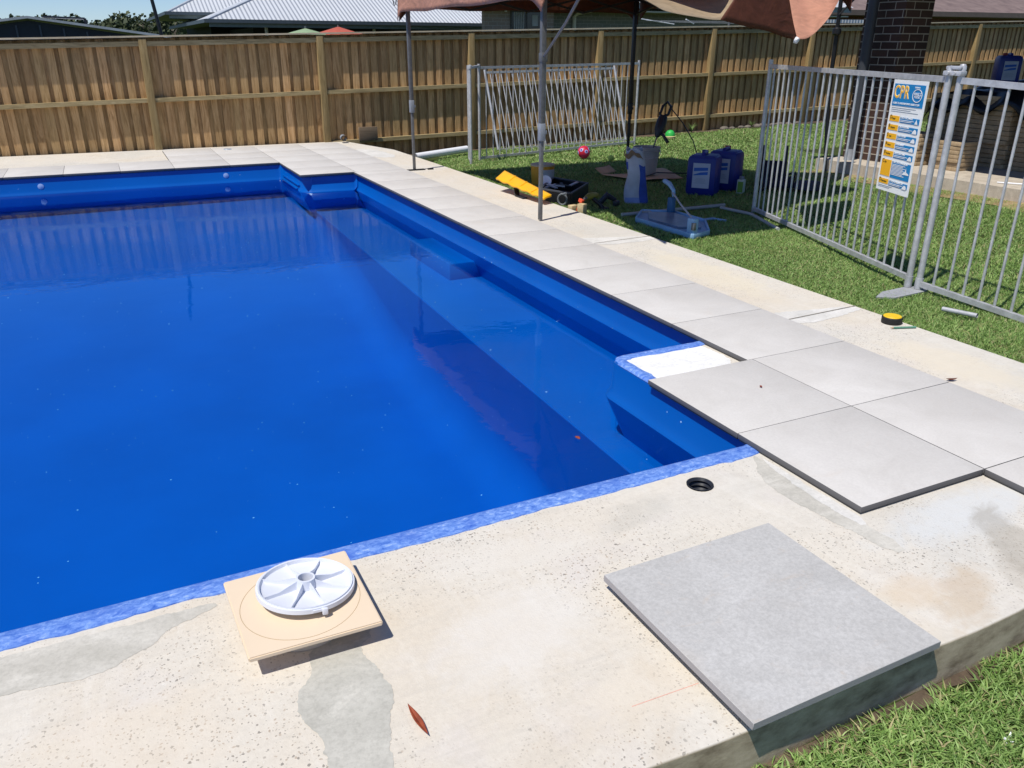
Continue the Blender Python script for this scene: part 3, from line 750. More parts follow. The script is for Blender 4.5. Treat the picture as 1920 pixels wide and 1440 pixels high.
P5 = rail_panel('fence_panel', (2.62, 8.70), (2.84, 9.28), (-.16, -.17), (1.05, 1.07), .05, 'short galvanised railing return seen edge on, left of the upright panel', bars=6)
# clamp caps where panels join, part of the right-hand panel
for (x, y, z) in ((2.505, 1.262, 1.235),):
    s = MB(); s.box((x, y, z), (.055, .12, .028), bevel=.006); s.box((x, y, z+.03), (.045, .10, .02), bevel=.006)
    for dx, dy in ((-.03, .02), (-.03, -.02), (0, .04)): s.tube([(x+dx-.012, y+dy, z), (x+dx+.012, y+dy, z)], .011, 6)
    s.lathe([(0, .065), (.015, .062), (.021, .05), (.021, .02)], (2.515, 1.225, 1.222), 16); s.lathe([(0, .055), (.015, .052), (.021, .04), (.021, .01)], (2.50, 1.29, 1.222), 16)
    s.build('clamp', M_GALV, P2)
s = MB(); s.bar((2.62, 8.70, 1.10), (2.93, 9.10, 1.11), .03, .03); s.lathe([(0, .05), (.028, .04), (.03, 0)], (2.62, 8.70, 1.09), 12); s.build('clamp', M_GALV, P5)
ft = empty('panel_foot', (2.28, 1.19, -.07), 'flat galvanised foot plate under the join of the two near railing panels', 'foot plate')
s = MB(); s.prism([(2.13, 1.215), (2.22, 1.15), (2.52, 1.17), (2.62, 1.22), (2.52, 1.30), (2.26, 1.28)], -.062, -.052); s.build('plate', plain('dusty_steel', '#9b9da1', .6), ft)
s = MB(); s.tube([(2.50, 1.29, -.05), (2.50, 1.29, .02)], .024, 12); s.tube([(2.515, 1.225, -.05), (2.515, 1.225, .02)], .024, 12); s.build('socket', M_GALV, ft)

# ------------------------------------------------------------------ CPR sign
def text_mesh(txt, size, mat, parent, org, ux, uz, depth=.0006, align='LEFT', name='lettering', sx=1.0, sp=1.0, off_=0.0):
    cu = bpy.data.curves.new('t', 'FONT'); cu.body = txt; cu.size = size; cu.extrude = depth; cu.space_character = sp; cu.offset = off_; cu.align_x = align; cu.align_y = 'BOTTOM'
    t = bpy.data.objects.new('t', cu); col.objects.link(t)
    dg = bpy.context.evaluated_depsgraph_get(); dg.update(); me = bpy.data.meshes.new_from_object(t.evaluated_get(dg)); bpy.data.objects.remove(t)
    ux = Vector(ux).normalized(); uz = Vector(uz).normalized(); n = ux.cross(uz)
    M = Matrix((ux*sx, uz, n)).transposed().to_4x4(); M.translation = Vector(org)
    me.transform(world_matrix(parent).inverted() @ M); me.materials.clear(); me.materials.append(mat)
    o = bpy.data.objects.new(name, me); col.objects.link(o); o.parent = parent; return o
def sign():
    TL = Vector((2.657, 1.772, 1.184)); TR = Vector((2.526, 1.412, 1.184)); BL = Vector((2.660, 1.775, .494))
    ux = (TR-TL); Wd = ux.length; ux.normalize(); uz = Vector((0, 0, 1)); n = ux.cross(uz); Ht = .688
    if n.dot(Vector((-1, -1, 0))) < 0: n = -n
    off = n*.022
    root = empty('cpr_sign', tuple(TL+off-uz*Ht), 'white, blue and yellow CPR instruction sign fixed to the railing', 'sign')
    o0 = TL+off
    def rect(x0, y0, x1, y1, d, mat, name, th=.0015):
        s = MB(); c = o0+ux*((x0+x1)/2*Wd)-uz*((y0+y1)/2*Ht)+n*d
        s.box(c, ((x1-x0)*Wd, th, (y1-y0)*Ht), Matrix((ux, n, uz)).transposed()); return s.build(name, mat, root)
    WH = plain('sign_white', '#f2f3f0', .45, var=.02); BL_ = plain('sign_blue', '#0080bd', .45, var=.04); YE = plain('sign_yellow', '#fbb81a', .45, var=.04); GR = plain('sign_grey_text', '#8a939a', .6); ORr = plain('sign_cream', '#fde9a8', .5, var=.03); DG = plain('sign_dark_text', '#6b5a20', .6)
    rect(0, 0, 1, 1, 0, WH, 'board', .004)
    rect(.05, .035, .95, .225, .0035, BL_, 'header')
    T = lambda txt, x, y, sz, mat, d=.0052, nm='lettering', sx=1., sp=1., off_=0.: text_mesh(txt, sz, mat, root, o0+ux*(x*Wd)-uz*(y*Ht)+n*d, ux, uz, sx=sx, name=nm, sp=sp, off_=off_)
    T('CPR', .075, .186, .105, ORr, .0050, sx=.82, sp=1.14, off_=.0035); T('CPR', .075, .186, .105, YE, .0064, sx=.82, sp=1.14, off_=-.0008)
    T('A GUIDE TO CARDIOPULMONARY RESUSCITATION', .08, .216, .0165, WH, sx=.78)
    T('PROUDLY BY', .66, .066, .012, WH, sx=.8)
    # oval badge
    s = MB(); c = o0+ux*(.765*Wd)-uz*(.125*Ht)+n*.0058
    Mo = Matrix((ux*1.15, uz*.85, n)).transposed().to_4x4()
    s.lathe([(.046, 0), (.046, .001), (.041, .001), (.041, 0)], (0, 0, 0), 40); bmesh.ops.transform(s.bm, matrix=Matrix.Translation(c) @ Mo, verts=s.bm.verts); s.build('badge_ring', WH, root)
    T('HARCO', .665, .133, .026, WH, .0062, sx=.95); T('POOLS', .685, .152, .019, WH, .0062)
    for i, wl in enumerate((.72, .58, .80)): rect(.06, .243+.016*i, .06+wl, .246+.016*i, .0028, GR, 'fine_print')
    rows = [('D', 'Danger', 'CHECK FOR DANGER', .315, .365), ('R', 'Response', 'CHECK RESPONSE', .395, .445), ('S', 'Send', 'SEND FOR HELP', .475, .525), ('A', 'Airway', 'OPEN AIRWAY', .553, .603), ('B', 'Breathing', 'CHECK BREATHING', .632, .682), ('C', 'CPR', 'START CPR COMPRESSIONS', .712, .862), ('D', 'Defibrillator', 'ATTACH DEFIBRILLATOR', .888, .935)]
    for i, (L_, nm, tx, y0, y1) in enumerate(rows):
        rect(.055, y0, .355, y1, .0032, YE, 'step_tab'); rect(.375, y0+.004, .945, y1+.004, .0032, BL_, 'step_panel')
        T(L_, .075, y0+.036, .032, DG); T(nm, .145, y0+.034, .015, DG, sx=.85)
        T(tx, .395, y0+.022, .0165, WH, sx=.85)
        m = 2 if i != 5 else 9
        for j in range(m): rect(.395, y0+.028+.0115*j, .395+(.34 if j % 2 else .40), y0+.0325+.0115*j, .0050, WH, 'fine_print')
        # small white pictograms
        s = MB(); pc_ = lambda x, y: o0+ux*(x*Wd)-uz*(y*Ht)+n*.0056
        if i == 0: pts = [(.87, y0+.008), (.915, y0+.050), (.825, y0+.050)]
        elif i == 5: pts = [(.83, y0+.035), (.85, y0+.075), (.93, y0+.09), (.93, y0+.10), (.75, y0+.10), (.75, y0+.09), (.81, y0+.075)]
        else: pts = [(.86, y0+.016), (.90, y0+.018), (.925, y0+.035), (.925, y0+.052), (.80, y0+.052), (.815, y0+.035)]
        s.bm.faces.new([s.bm.verts.new(pc_(x, y)) for x, y in pts]); s.build('pictogram', WH, root)
    rect(.06, .952, .50, .956, .0028, GR, 'fine_print'); rect(.06, .965, .42, .968, .0028, GR, 'fine_print')
sign()

# ------------------------------------------------------------------ gazebo
M_CAN = m_fabric('salmon_brown_nylon', '#c8937a'); M_LIN = m_fabric('tan_fabric_underside', '#a8967c', trans=.15); M_DRK = m_fabric('shaded_canopy_cloth', '#5c3423', trans=.12)  # dark brown copy holds the shade of the cloth's inner side; tan is lining
def gazebo():
    g = empty('gazebo', (2.8, 5.6, -.1), 'brown fabric pop up gazebo on grey steel legs beside the pool', 'gazebo')
    legs = {'a': (1.34, 7.47, -.03, M_GALV2), 'b': (1.29, 4.08, -.03, M_GALV2), 'c': (4.305, 7.283, -.121, M_BLACK)}
    for k, (x, y, z, m) in legs.items():
        s = MB(); s.box((x, y, z+.37), (.030, .030, .72), bevel=.002); s.box((x, y, (z+.72+1.95)/2), (.042, .042, 1.95-z-.72), bevel=.003)
        o = s.build('leg', m, g)
        s = MB(); s.box((x, y, z+.74), (.052, .052, .14), bevel=.006); s.box((x+.03, y-.012, z+.74), (.02, .02, .03), bevel=.003); s.build('slider_lock', plain('grey_nylon', '#8d9299', .5) if k != 'c' else M_BLACK, o)
        if k == 'a':
            s = MB(); s.box((x+.02, y, z+.006), (.22, .07, .008)); s.box((x+.20, y-.02, z+.010), (.07, .03, .014)); s.build('foot', M_BLACK if k == 'a' else m, o)
    # roof: ridge up to a peak, valance with arched lower edge
    C = [(1.22, 4.0), (1.27, 7.55), (4.40, 7.36), (4.42, 3.9)]; pk = (2.8, 5.7, 2.75)
    s = MB()
    for i in range(4):
        a = Vector((*C[i], 1.97)); b = Vector((*C[(i+1) % 4], 1.97)); P = Vector(pk)
        s.grid(lambda u, v: (a.lerp(b, u)).lerp(P, v)-Vector((0, 0, .10*math.sin(math.pi*v)*(1)+.05*math.sin(math.pi*u)*(1-v))), 10, 8)
    s.build('canopy', M_CAN, g, thick=.002)
    def val(A, B, z_t, low, cor, name, mat=M_CAN, out=(0, 0)):
        s = MB(); A = Vector((*A, 0)); B = Vector((*B, 0)); L = (B-A).length
        def fn(u, v):
            p = A.lerp(B, u); d = min(u, 1-u)*L
            e = low-(low-cor)*max(0, 1-d/.16)**1.3
            wob = .018*math.sin(u*23)*v+.012*math.sin(u*9+2)
            return (p.x+out[0]*wob+out[0]*.02*v, p.y+out[1]*wob+out[1]*.02*v, z_t+(e-z_t)*v+.008*math.sin(u*17)*v)
        s.grid(fn, 80, 6); s.build(name, mat, g, thick=.002)
    val(C[1], C[0], 1.975, 1.715, 1.625, 'valance', out=(-1, 0))
    val(C[1], C[2], 1.975, 1.76, 1.63, 'valance', M_DRK, out=(0, 1)); val(C[2], C[3], 1.975, 1.80, 1.68, 'valance', M_DRK, out=(1, 0))
    s = MB(); s.grid(lambda u, v: (1.215+.30*u, 3.985-.01*math.sin(u*9)*v, 1.975+(1.625+.30*u**.6-1.975)*v), 10, 8); s.build('corner_pocket', M_CAN, g, thick=.002)
    # scissor truss under the eave
    def truss(a, b, n, m):
        a = Vector(a); b = Vector(b)
        for i in range(n):
            p = a.lerp(b, i/n); q = a.lerp(b, (i+1)/n)
            s = MB(); s.bar(p+Vector((0, 0, -.17)), q, .012, .024); s.bar(p, q+Vector((0, 0, -.17)), .012, .024); s.build('truss_bar', m, g)
    truss((4.305, 7.283, 1.92), (4.30, 4.0, 1.92), 4, M_BLACK); truss((1.34, 7.45, 1.93), (4.305, 7.283, 1.92), 4, M_BLACK)
    s = MB(); s.tube([(1.29, 4.08, 1.283), (1.20, 3.56, 1.53), (1.06, 3.0, 1.79), (.96, 2.5, 2.03)], .0115, 10); s.build('brace', M_GALV2, g)
    s = MB(); s.box((1.29, 4.075, 1.29), (.056, .056, .07), bevel=.006); s.build('brace_bracket', M_GALV2, g)
    # raised awning and its drooping corner
    def cloth(name, mat, low, top, n=24, nv=10, sag=.0, fold=.0, thick=.002):
        s = MB(); lo = [Vector(p) for p in low]; tp_ = [Vector(p) for p in top]
        def P(L, u):
            t = u*(len(L)-1); i = min(int(t), len(L)-2); f = t-i; f_ = f
            p0 = L[max(i-1, 0)]; p1 = L[i]; p2 = L[i+1]; p3 = L[min(i+2, len(L)-1)]
            return .5*((2*p1)+(p2-p0)*f+(2*p0-5*p1+4*p2-p3)*f*f+(3*p1-p0-3*p2+p3)*f**3)
        def fn(u, v):
            p = P(lo, u).lerp(P(tp_, u), v)
            w_ = math.sin(math.pi*v)
            return (p.x+fold*math.sin(u*17+v*5)*w_, p.y+fold*.6*math.cos(u*13+v*3)*w_, p.z-sag*w_)
        s.grid(fn, n, nv); s.build(name, mat, g, thick=thick)
    cloth('awning_underside', M_LIN, [(.80, 2.48, 2.02), (1.14, 2.75, 1.74), (1.273, 2.75, 1.681), (1.40, 2.75, 1.63), (1.514, 2.75, 1.59), (1.738, 2.75, 1.562), (1.968, 2.75, 1.545), (2.10, 2.76, 1.60), (2.185, 2.77, 1.70), (2.24, 2.78, 1.80)],
          [(1.22, 4.0, 1.98), (1.35, 4.0, 1.98), (1.5, 4.0, 1.98), (1.7, 4.0, 1.98), (1.9, 4.0, 1.98), (2.1, 4.0, 1.98), (2.3, 4.0, 1.98), (2.5, 4.0, 1.98), (2.6, 4.0, 1.98), (2.7, 4.0, 1.98)], 36, 12, .03, .0)
    cloth('drooping_flap', M_DRK, [(1.968, 2.747, 1.545), (2.20, 2.745, 1.505), (2.411, 2.745, 1.475), (2.56, 2.745, 1.44), (2.673, 2.745, 1.424), (2.69, 2.745, 1.43)],
          [(2.24, 2.80, 1.86), (2.30, 2.80, 1.90), (2.36, 2.80, 1.92), (2.42, 2.80, 1.92), (2.47, 2.80, 1.92), (2.50, 2.80, 1.92)], 24, 10, 0, .006)
    cloth('folded_corner', M_CAN, [(2.660, 2.738, 1.424), (2.70, 2.735, 1.427), (2.76, 2.73, 1.43), (2.83, 2.74, 1.455), (2.90, 2.75, 1.50), (2.975, 2.76, 1.56), (3.03, 2.77, 1.62), (3.09, 2.78, 1.71), (3.12, 2.80, 1.78)],
          [(3.08, 3.42, 1.86), (3.17, 3.43, 1.88), (3.26, 3.44, 1.89), (3.36, 3.45, 1.90), (3.45, 3.46, 1.90), (3.55, 3.46, 1.90), (3.65, 3.46, 1.90), (3.75, 3.46, 1.90), (3.85, 3.46, 1.90)], 44, 26, 0, .016)
    s = MB(); s.grid(lambda u, v: Vector((1.9, 2.80, 1.93)).lerp(Vector((2.95, 3.45, 1.97)), u).lerp(Vector((1.22, 4.0, 1.985)).lerp(Vector((4.42, 3.9, 1.985)), u), v), 12, 6)
    s.grid(lambda u, v: Vector((2.95, 3.47, 1.975)).lerp(Vector((5.45, 4.9, 2.08)), u).lerp(Vector((4.42, 3.9, 1.99)).lerp(Vector((4.42, 5.3, 2.02)), u), v), 12, 6); s.build('awning', M_CAN, g, thick=.002)
    s = MB(); s.lathe([(0, 0), (.02, .006), (.024, .03), (.012, .035), (0, .035)], (2.69, 2.725, 1.412), 14, Euler((R(-70), 0, R(30))).to_matrix().to_4x4()); s.bar((2.655, 2.72, 1.418), (2.685, 2.72, 1.432), .008, .008); s.build('toggle', M_WHITE, g)
    s = MB(); s.tube([(1.23, 7.56, 1.95), (1.20, 7.57, 1.86), (1.215, 7.56, 1.79)], .006, 6); s.tube([(1.25, 7.56, 1.95), (1.235, 7.57, 1.80)], .006, 6); s.build('tie_cord', M_BLACK, g)
gazebo()
bp = empty('black_pole', (6.055, 5.466, -.083), 'leaning thin black pole on the lawn, left of the dark brick pier', 'pole')
s = MB(); s.tube([(6.055, 5.466, -.09), (6.02, 5.56, .9), (5.94, 5.50, 1.98)], .024, 12); s.build('shaft', M_BLACK, bp)
s = MB(); s.lathe([(.026, 0), (.05, .02), (.05, .07), (.026, .09)], (5.955, 5.51, 1.50), 14); s.build('knob', M_BLACK, bp)
s = MB(); s.tube([(5.94, 5.50, 1.72), (6.10, 5.44, 1.90), (6.22, 5.40, 2.05)], .011, 8); s.build('stay', M_BLACK, bp)

# ------------------------------------------------------------------ house side: slab, pier, downpipe, pallets
patio = empty('patio', (7, 3, -.1), 'raised concrete patio edge of the house on the right', 'patio')
s = MB(); s.prism([(6.17, -6), (6.17, 5.75), (14, 5.75), (14, -6)], -.5, .06); o = s.build('slab', m_skim('patio_concrete', (.40, .35, .28), (.50, .44, .36), (.58, .52, .43)), patio)
s = MB(); s.box((9.43, 1.0, 2.45), (7.2, 10.5, .16)); s.build('roof', plain('eave_dark', '#4a4744', .7), patio)
pier = empty('brick_pier', (6.8, 5.4, .06), 'dark brown brick pier with pale mortar holding up the patio roof', 'brick pier')
s = MB(); s.box((6.81, 5.41, 1.23), (.47, .58, 2.34)); s.build('brickwork', M_BRICKD, pier)
dpp = empty('downpipe', (6.42, 5.47, -.1), 'charcoal round downpipe with pale foot in front of the brick pier', 'downpipe')
s = MB(); s.tube([(6.42, 5.45, .20), (6.42, 5.45, 2.35)], .06, 20); s.build('pipe', plain('charcoal_paint', '#3d4046', .5), dpp)
s = MB(); s.tube([(6.30, 5.40, -.12), (6.41, 5.45, .05), (6.42, 5.45, .21)], .058, 20); s.build('foot_pipe', plain('bare_pvc', '#8d9197', .6), dpp)
def brd(name): return m_skim(name, (.30, .22, .13), (.42, .31, .19), (.52, .40, .26))
M_CRT = brd('cardboard')
def carton_stack(x, y, z, sx, sy, n, h, label, tilt=0):
    r = empty('carton_stack', (x, y, z), label, 'cartons', 'stacked cartons of tiles on the patio')
    for i in range(n):
        s = MB(); s.box((x+rng.normal()*.006, y+rng.normal()*.006, z+(i+.5)*h), (sx, sy, h-.004), Euler((0, 0, R(rng.normal()*.6))), .003); s.build('carton', M_CRT, r)
    return r
carton_stack(6.88, 4.86, .06, .36, .34, 8, .046, 'low sunlit stack of flat cartons between the brick pier and the CPR railing post')
carton_stack(6.86, 4.34, .06, .30, .36, 7, .046, 'low stack of flat cartons just right of the CPR railing post, on the patio edge')
tall = carton_stack(7.95, 4.62, .06, 1.15, 1.1, 15, .053, 'tall shaded stack of flat cartons under black plastic and a blue jerrycan, on the patio')
tall2 = carton_stack(7.95, 3.38, .06, 1.15, 1.2, 15, .053, 'tall shaded stack of flat cartons cut by the right edge of the photo')
s = MB()
s.grid(lambda u, v: (7.30+1.35*u+.02*math.sin(v*40), 2.7+2.55*v, .885+.04*math.sin(u*7+v*3)+.10*math.sin(v*6.5)*math.sin(v*6.5)*u+.02*math.sin(u*19+v*23)-.22*(max(0, .10-u)/.10)*(1+.3*math.sin(v*31))-.22*(max(0, v-.93)/.07)), 40, 60)
o = s.build('plastic_sheet', plain('black_sheet', '#0b0c0f', .3, bump=.6, scale=3), thick=.004); tag(o, 'crumpled black plastic sheet draped over the tall carton stacks on the patio', 'plastic sheet')
def timber(x, y, z0, z1, dx, label):
    o_ = empty('timber_offcut', (x, y, z0), label, 'board')
    s = MB(); s.bar((x, y, z0), (x+dx, y+.02, z1), .09, .02, up=(0, 1, 0)); s.build('board', m_skim('pale_board', (.50, .36, .22), (.60, .45, .29), (.68, .53, .36)), o_)
timber(6.50, 4.90, .06, 1.03, .02, 'pale timber board leaning upright against the front of the brick pier')
hs = MB(); hs.tube([(6.35, 3.4, .07), (6.5, 3.1, .075), (6.9, 2.7, .07), (6.8, 2.2, .07)], .008, 8); o = hs.build('garden_hose', M_WHITE); tag(o, 'thin white hose lying on the shaded patio slab', 'hose')

# ------------------------------------------------------------------ jerrycans
M_BLUE = plain('jerrycan_blue', '#10257e', .42, var=.1)
M_LBL = plain('paper_label', '#b5bccb', .6, var=.04); M_LBB = plain('label_blue', '#2f62b8', .6); M_RED = plain('red_cap', '#a8242c', .45)
def jerrycan(x, y, z, rz, label, sc_=1., redcap=True):
    root = empty('jerrycan', (x, y, z), label, 'jerrycan', 'blue jerrycans'); M = Matrix.Translation((x, y, z)) @ Matrix.Rotation(rz, 4, 'Z') @ Matrix.Scale(sc_, 4)
    def bd(s, nm, mat, par=root): bmesh.ops.transform(s.bm, matrix=M, verts=s.bm.verts); return s.build(nm, mat, par)
    s = MB(); W_, D_, H_ = .27, .30, .41
    s.box((0, 0, H_*.48), (W_, D_, H_*.96), bevel=.045)
    bd(s, 'body', M_BLUE)
    s = MB(); s.box((0, 0, H_*.93), (W_*.86, D_*.80, .03), bevel=.012); bd(s, 'shoulder', M_BLUE)
    s = MB(); s.tube([(-.09, 0, H_*.93), (-.08, 0, H_*1.0), (.03, 0, H_*1.0), (.05, 0, H_*.95)], .02, 10); bd(s, 'handle', M_BLUE)
    s = MB(); s.lathe([(.030, 0), (.031, .03), (.027, .034), (0, .034)], (.10, .03, H_*.96), 18); bd(s, 'cap', M_RED if redcap else M_BLUE)
    s = MB(); s.box((-W_/2-.0015, -.005, H_*.50), (.003, .17, .24)); lb = bd(s, 'label', M_LBL)
    for p in ([(.07, .60), (.07, .68), (-.07, .70), (-.07, .63)], [(.07, .52), (.0, .58), (-.07, .60), (-.07, .53), (.07, .50)]):
        s = MB(); s.bm.faces.new([s.bm.verts.new((-W_/2-.0045, a, H_*b)) for a, b in p]); bd(s, 'label_band', M_LBB, lb)
    s = MB()
    for k in range(6): s.box((-W_/2-.0042, .0, H_*(.32+.022*k)), (.001, .12-.015*(k % 3), .0022))
    bd(s, 'label_print', plain('label_print', '#8a93a8', .7), lb)
    return root
a0 = math.atan2(-2.1-4.8, -2-3.6)
jerrycan(3.63, 4.82, -.082, R(38), 'blue jerrycan with white label on the lawn, nearer of the pair', 1.05, False)
jerrycan(4.05, 4.98, -.082, R(30), 'blue jerrycan with red cap on the lawn, half hidden behind the nearer can', 1.07)
jerrycan(8.15, 4.80, .93, R(50), 'blue jerrycan standing on the black plastic sheet on the patio', .9)
bt = empty('sauce_bottle', (4.03, 4.66, -.08), 'pale green and white square bottle on the lawn right of the blue jerrycans', 'bottle')
s = MB(); s.box((4.02, 4.67, .00), (.085, .07, .15), Euler((0, 0, .5)), .01); s.build('body', plain('pale_green_plastic', '#c3d0c3', .5), bt)
s = MB(); s.box((4.00, 4.65, .00), (.045, .052, .11), Euler((0, 0, .5))); s.build('label', plain('lime_label', '#6f9a3a', .5), bt)
s = MB(); s.lathe([(.028, 0), (.028, .028), (0, .03)], (4.02, 4.67, .075), 16); s.build('cap', plain('grey_cap', '#7a828c', .5), bt)

# ------------------------------------------------------------------ bucket, mixer, cardboard, bag
M_CB = plain('flattened_cardboard', '#d8b48c', .85, var=.15, scale=5)
s = MB(); zc = -.088
def cbz(x, y): return lz(x, y)+.028+.012*math.sin(x*6+y*3)
Q = [Vector((3.38, 6.42)), Vector((3.52, 5.78)), Vector((4.14, 5.82)), Vector((4.40, 6.60)), ]
s.grid(lambda u, v: (lambda p: (p.x, p.y, cbz(p.x, p.y)))(Q[0].lerp(Q[3], u).lerp(Q[1].lerp(Q[2], u), v)), 14, 10, True)
s.grid(lambda u, v: (lambda p: (p.x-.06*v, p.y+.08*v, cbz(p.x, p.y)+.07*v))(Q[0].lerp(Q[0]+Vector((.42, .35)), u)), 8, 3, True)
o = s.build('cardboard_sheet', M_CB, thick=.006); tag(o, 'flattened brown cardboard box lying on the lawn under the grey bucket', 'cardboard')
bk = empty('grey_bucket', (3.88, 6.24, -.08), 'grey plastic mixing bucket standing on flattened cardboard under the gazebo', 'bucket')
M_GB = plain('grey_bucket_plastic', '#aaa6a3', .6, var=.12, scale=9)
s = MB(); s.lathe([(0, 0), (.125, 0), (.158, .30), (.166, .30), (.166, .318), (.158, .322), (.152, .316), (.118, .012), (0, .012)], (3.88, 6.24, -.062), 36); s.build('tub', M_GB, bk)
s = MB(); s.lathe([(.156, .262), (.166, .265), (.166, .278), (.157, .28)], (3.88, 6.24, -.062), 36); s.build('rim_band', M_GB, bk)
s = MB(); s.tube([(3.88+.168*math.cos(a), 6.24+.168*math.sin(a), .225-.09*math.sin((a-R(150))/R(200)*math.pi)) for a in np.linspace(R(150), R(350), 14)], .004, 6); s.build('handle', M_GALV, bk)
mx = empty('paddle_mixer', (3.93, 6.26, .1), 'black electric paddle mixer standing in the grey bucket', 'mixer')
M_DB = plain('mixer_black', '#22252b', .45, var=.3, scale=20)
a = Vector((3.86, 6.20, -.02)); b = Vector((4.06, 6.30, .36)); d = (b-a).normalized()
s = MB(); s.tube([a, b], .009, 10); s.build('shaft', M_GALV2, mx)
c1 = b+d*.26
s = MB(); s.tube([b, b+d*.04, b+d*.09, b+d*.2, c1], [.026, .042, .062, .064, .052], 18); s.build('motor_body', M_DB, mx)
side = Vector((.75, -.66, 0)).normalized()
s = MB(); s.tube([b+d*.05, b+d*.02+side*.07, b-d*.06+side*.15-Vector((0, 0, .01))], [.02, .018, .022], 10); s.build('side_grip', M_DB, mx)
hp = [c1, c1+d*.03-side*.05, c1+d*.14-side*.045, c1+d*.19-side*.005, c1+d*.13+side*.055, c1+d*.03+side*.05, c1+d*.005]
s = MB(); s.tube(hp, .017, 10); s.build('d_handle', M_DB, mx)
s = MB(); s.lathe([(0, 0), (.03, 0), (.03, .004), (0, .004)], tuple(a+Vector((0, 0, .01))), 12); s.build('paddle', M_GALV2, mx)
s = MB(); s.tube([tuple(c1+d*.12+side*.05), (4.42, 6.30, .52), (4.55, 6.22, .30), (4.62, 6.10, -.02), (4.60, 5.98, -.07), (4.40, 5.90, -.045), (4.10, 5.98, -.035), (3.95, 6.10, -.035), (3.7, 5.95, -.045)], .0065, 6); s.build('power_cord', M_BLACK, mx)
bg_ = empty('cement_bag', (2.70, 4.68, -.08), 'opened white and blue paper bag of tile glue slumped upright on the lawn', 'bag')
M_BAG = plain('bag_paper', '#aeb3bd', .7, var=.12, scale=12, bump=.4); M_BAGB = plain('bag_blue', '#2b4aa0', .65, var=.2, scale=14)
def bagfn(u, v):
    a = u*2*math.pi; c_, s_ = math.cos(a), math.sin(a); e = 2.6
    r = (abs(c_)**e+abs(s_)**e)**(-1/e); wv = 1-.35*v+.06*math.sin(v*9+a*2)
    return (2.70+(r*c_*.115*wv)*.83+(r*s_*.075*wv)*.56-.05*v, 4.68-(r*c_*.115*wv)*.56+(r*s_*.075*wv)*.83+.015*math.sin(v*8), -.08+.53*v+.02*math.sin(a*3)*v)
s = MB(); s.grid(bagfn, 36, 22); bo = s.build('paper_sack', M_BAG, bg_, thick=.003)
def strip(u0, u1, v0, v1, nm, mat):
    s = MB(); cx_, cy_ = 2.70, 4.68
    def fn(u, v):
        p = Vector(bagfn(u0+(u1-u0)*u, v0+(v1-v0)*v)); o_ = Vector((p.x-cx_, p.y-cy_, 0)); return p+o_*.035
    s.grid(fn, 12, 16); s.build(nm, mat, bg_)
strip(.80, .98, .02, .72, 'printed_panel', M_BAGB); strip(.52, .62, .66, .80, 'printed_patch', M_BAGB); strip(.60, .80, .03, .12, 'printed_patch', plain('bag_pale_blue', '#7f93c4', .7))
s = MB(); s.grid(lambda u, v: Vector(bagfn(.45+.5*u, .86+.14*v))*1.0+Vector((-.012-.02*v, -.012, -.01*math.sin(u*20)-.03*v)), 14, 6); s.build('torn_flap', plain('kraft_inner', '#7a6650', .8), bg_, thick=.003)

# yellow and white bucket
yb = empty('yellow_bucket', (2.49, 6.30, -.1), 'small yellow and white paste bucket in the shade behind the open tool case', 'bucket')
s = MB(); s.lathe([(0, 0), (.125, 0), (.138, .21), (.142, .21), (.142, .228), (0, .228)], (2.49, 6.30, -.105), 36); s.build('tub', plain('tub_yellow', '#d99a2a', .5), yb)
s = MB(); mm = [(2.49+.1075*math.cos(t), 6.30+.1075*math.sin(t)) for t in np.linspace(R(-115), R(-20), 12)]
s.grid(lambda u, v: (2.49+(.1275+.0128*(.15+.65*v))*math.cos(R(-128+95*u)), 6.30+(.1275+.0128*(.15+.65*v))*math.sin(R(-128+95*u)), -.105+.20*(.08+.80*v)), 16, 2); s.build('label', plain('label_greywhite', '#b9bfc4', .5), yb)
s = MB(); s.lathe([(.1435, .213), (.1435, .226), (.13, .231), (0, .231)], (2.49, 6.30, -.105), 36); s.build('lid', plain('lid_cream', '#b9b39a', .5), yb)

# open tile-tool case: yellow tray on the slab edge, black case behind
yt = empty('tile_saw_tray', (1.72, 5.3, -.03), 'bright yellow plastic tray tilted on the concrete edge by the gazebo leg', 'tray')
M_YEL = plain('bright_yellow', '#f5b417', .4, var=.08)
ya = [Vector((1.93, 6.30, .06)), Vector((1.70, 4.86, .10)), Vector((1.87, 4.92, .02)), Vector((2.07, 6.28, .13))]
pts = [Vector((1.58, 5.62, .10)), Vector((1.66, 4.72, .035)), Vector((1.77, 4.76, .05)), Vector((1.74, 5.74, .155))]
s = MB(); s.grid(lambda u, v: pts[0].lerp(pts[1], u).lerp(pts[3].lerp(pts[2], u), v)+Vector((0, 0, .006*math.sin(u*30)*(v < .3))), 24, 6); s.build('tray', M_YEL, yt, thick=.02)
for k in (.25, .5, .75):
    p = pts[0].lerp(pts[1], k); q = pts[3].lerp(pts[2], k); s = MB(); s.bar(p+Vector((0, 0, .012)), q+Vector((0, 0, .012)), .008, .006); s.build('rib', M_YEL, yt)
s = MB(); s.bar((1.68, 5.36, .07), (1.66, 5.28, -.028), .05, .02); s.bar((1.66, 5.28, -.022), (1.66, 5.10, -.022), .05, .012); s.build('bracket', M_BLACK, yt)
tc = empty('tool_case', (2.1, 5.3, -.09), 'open black tool case full of trowels, just behind the yellow tray', 'tool case')
cs = [Vector((1.88, 5.20)), Vector((2.02, 4.82)), Vector((2.50, 5.30)), Vector((2.36, 5.80))]
s = MB(); 
for i in range(4):
    a, b = cs[i], cs[(i+1) % 4]; s.bar((*a, -.02), (*b, -.02), .012, .11)
s.bm.faces.new([s.bm.verts.new((*q, -.07)) for q in cs]); s.build('case', M_BLACK, tc)
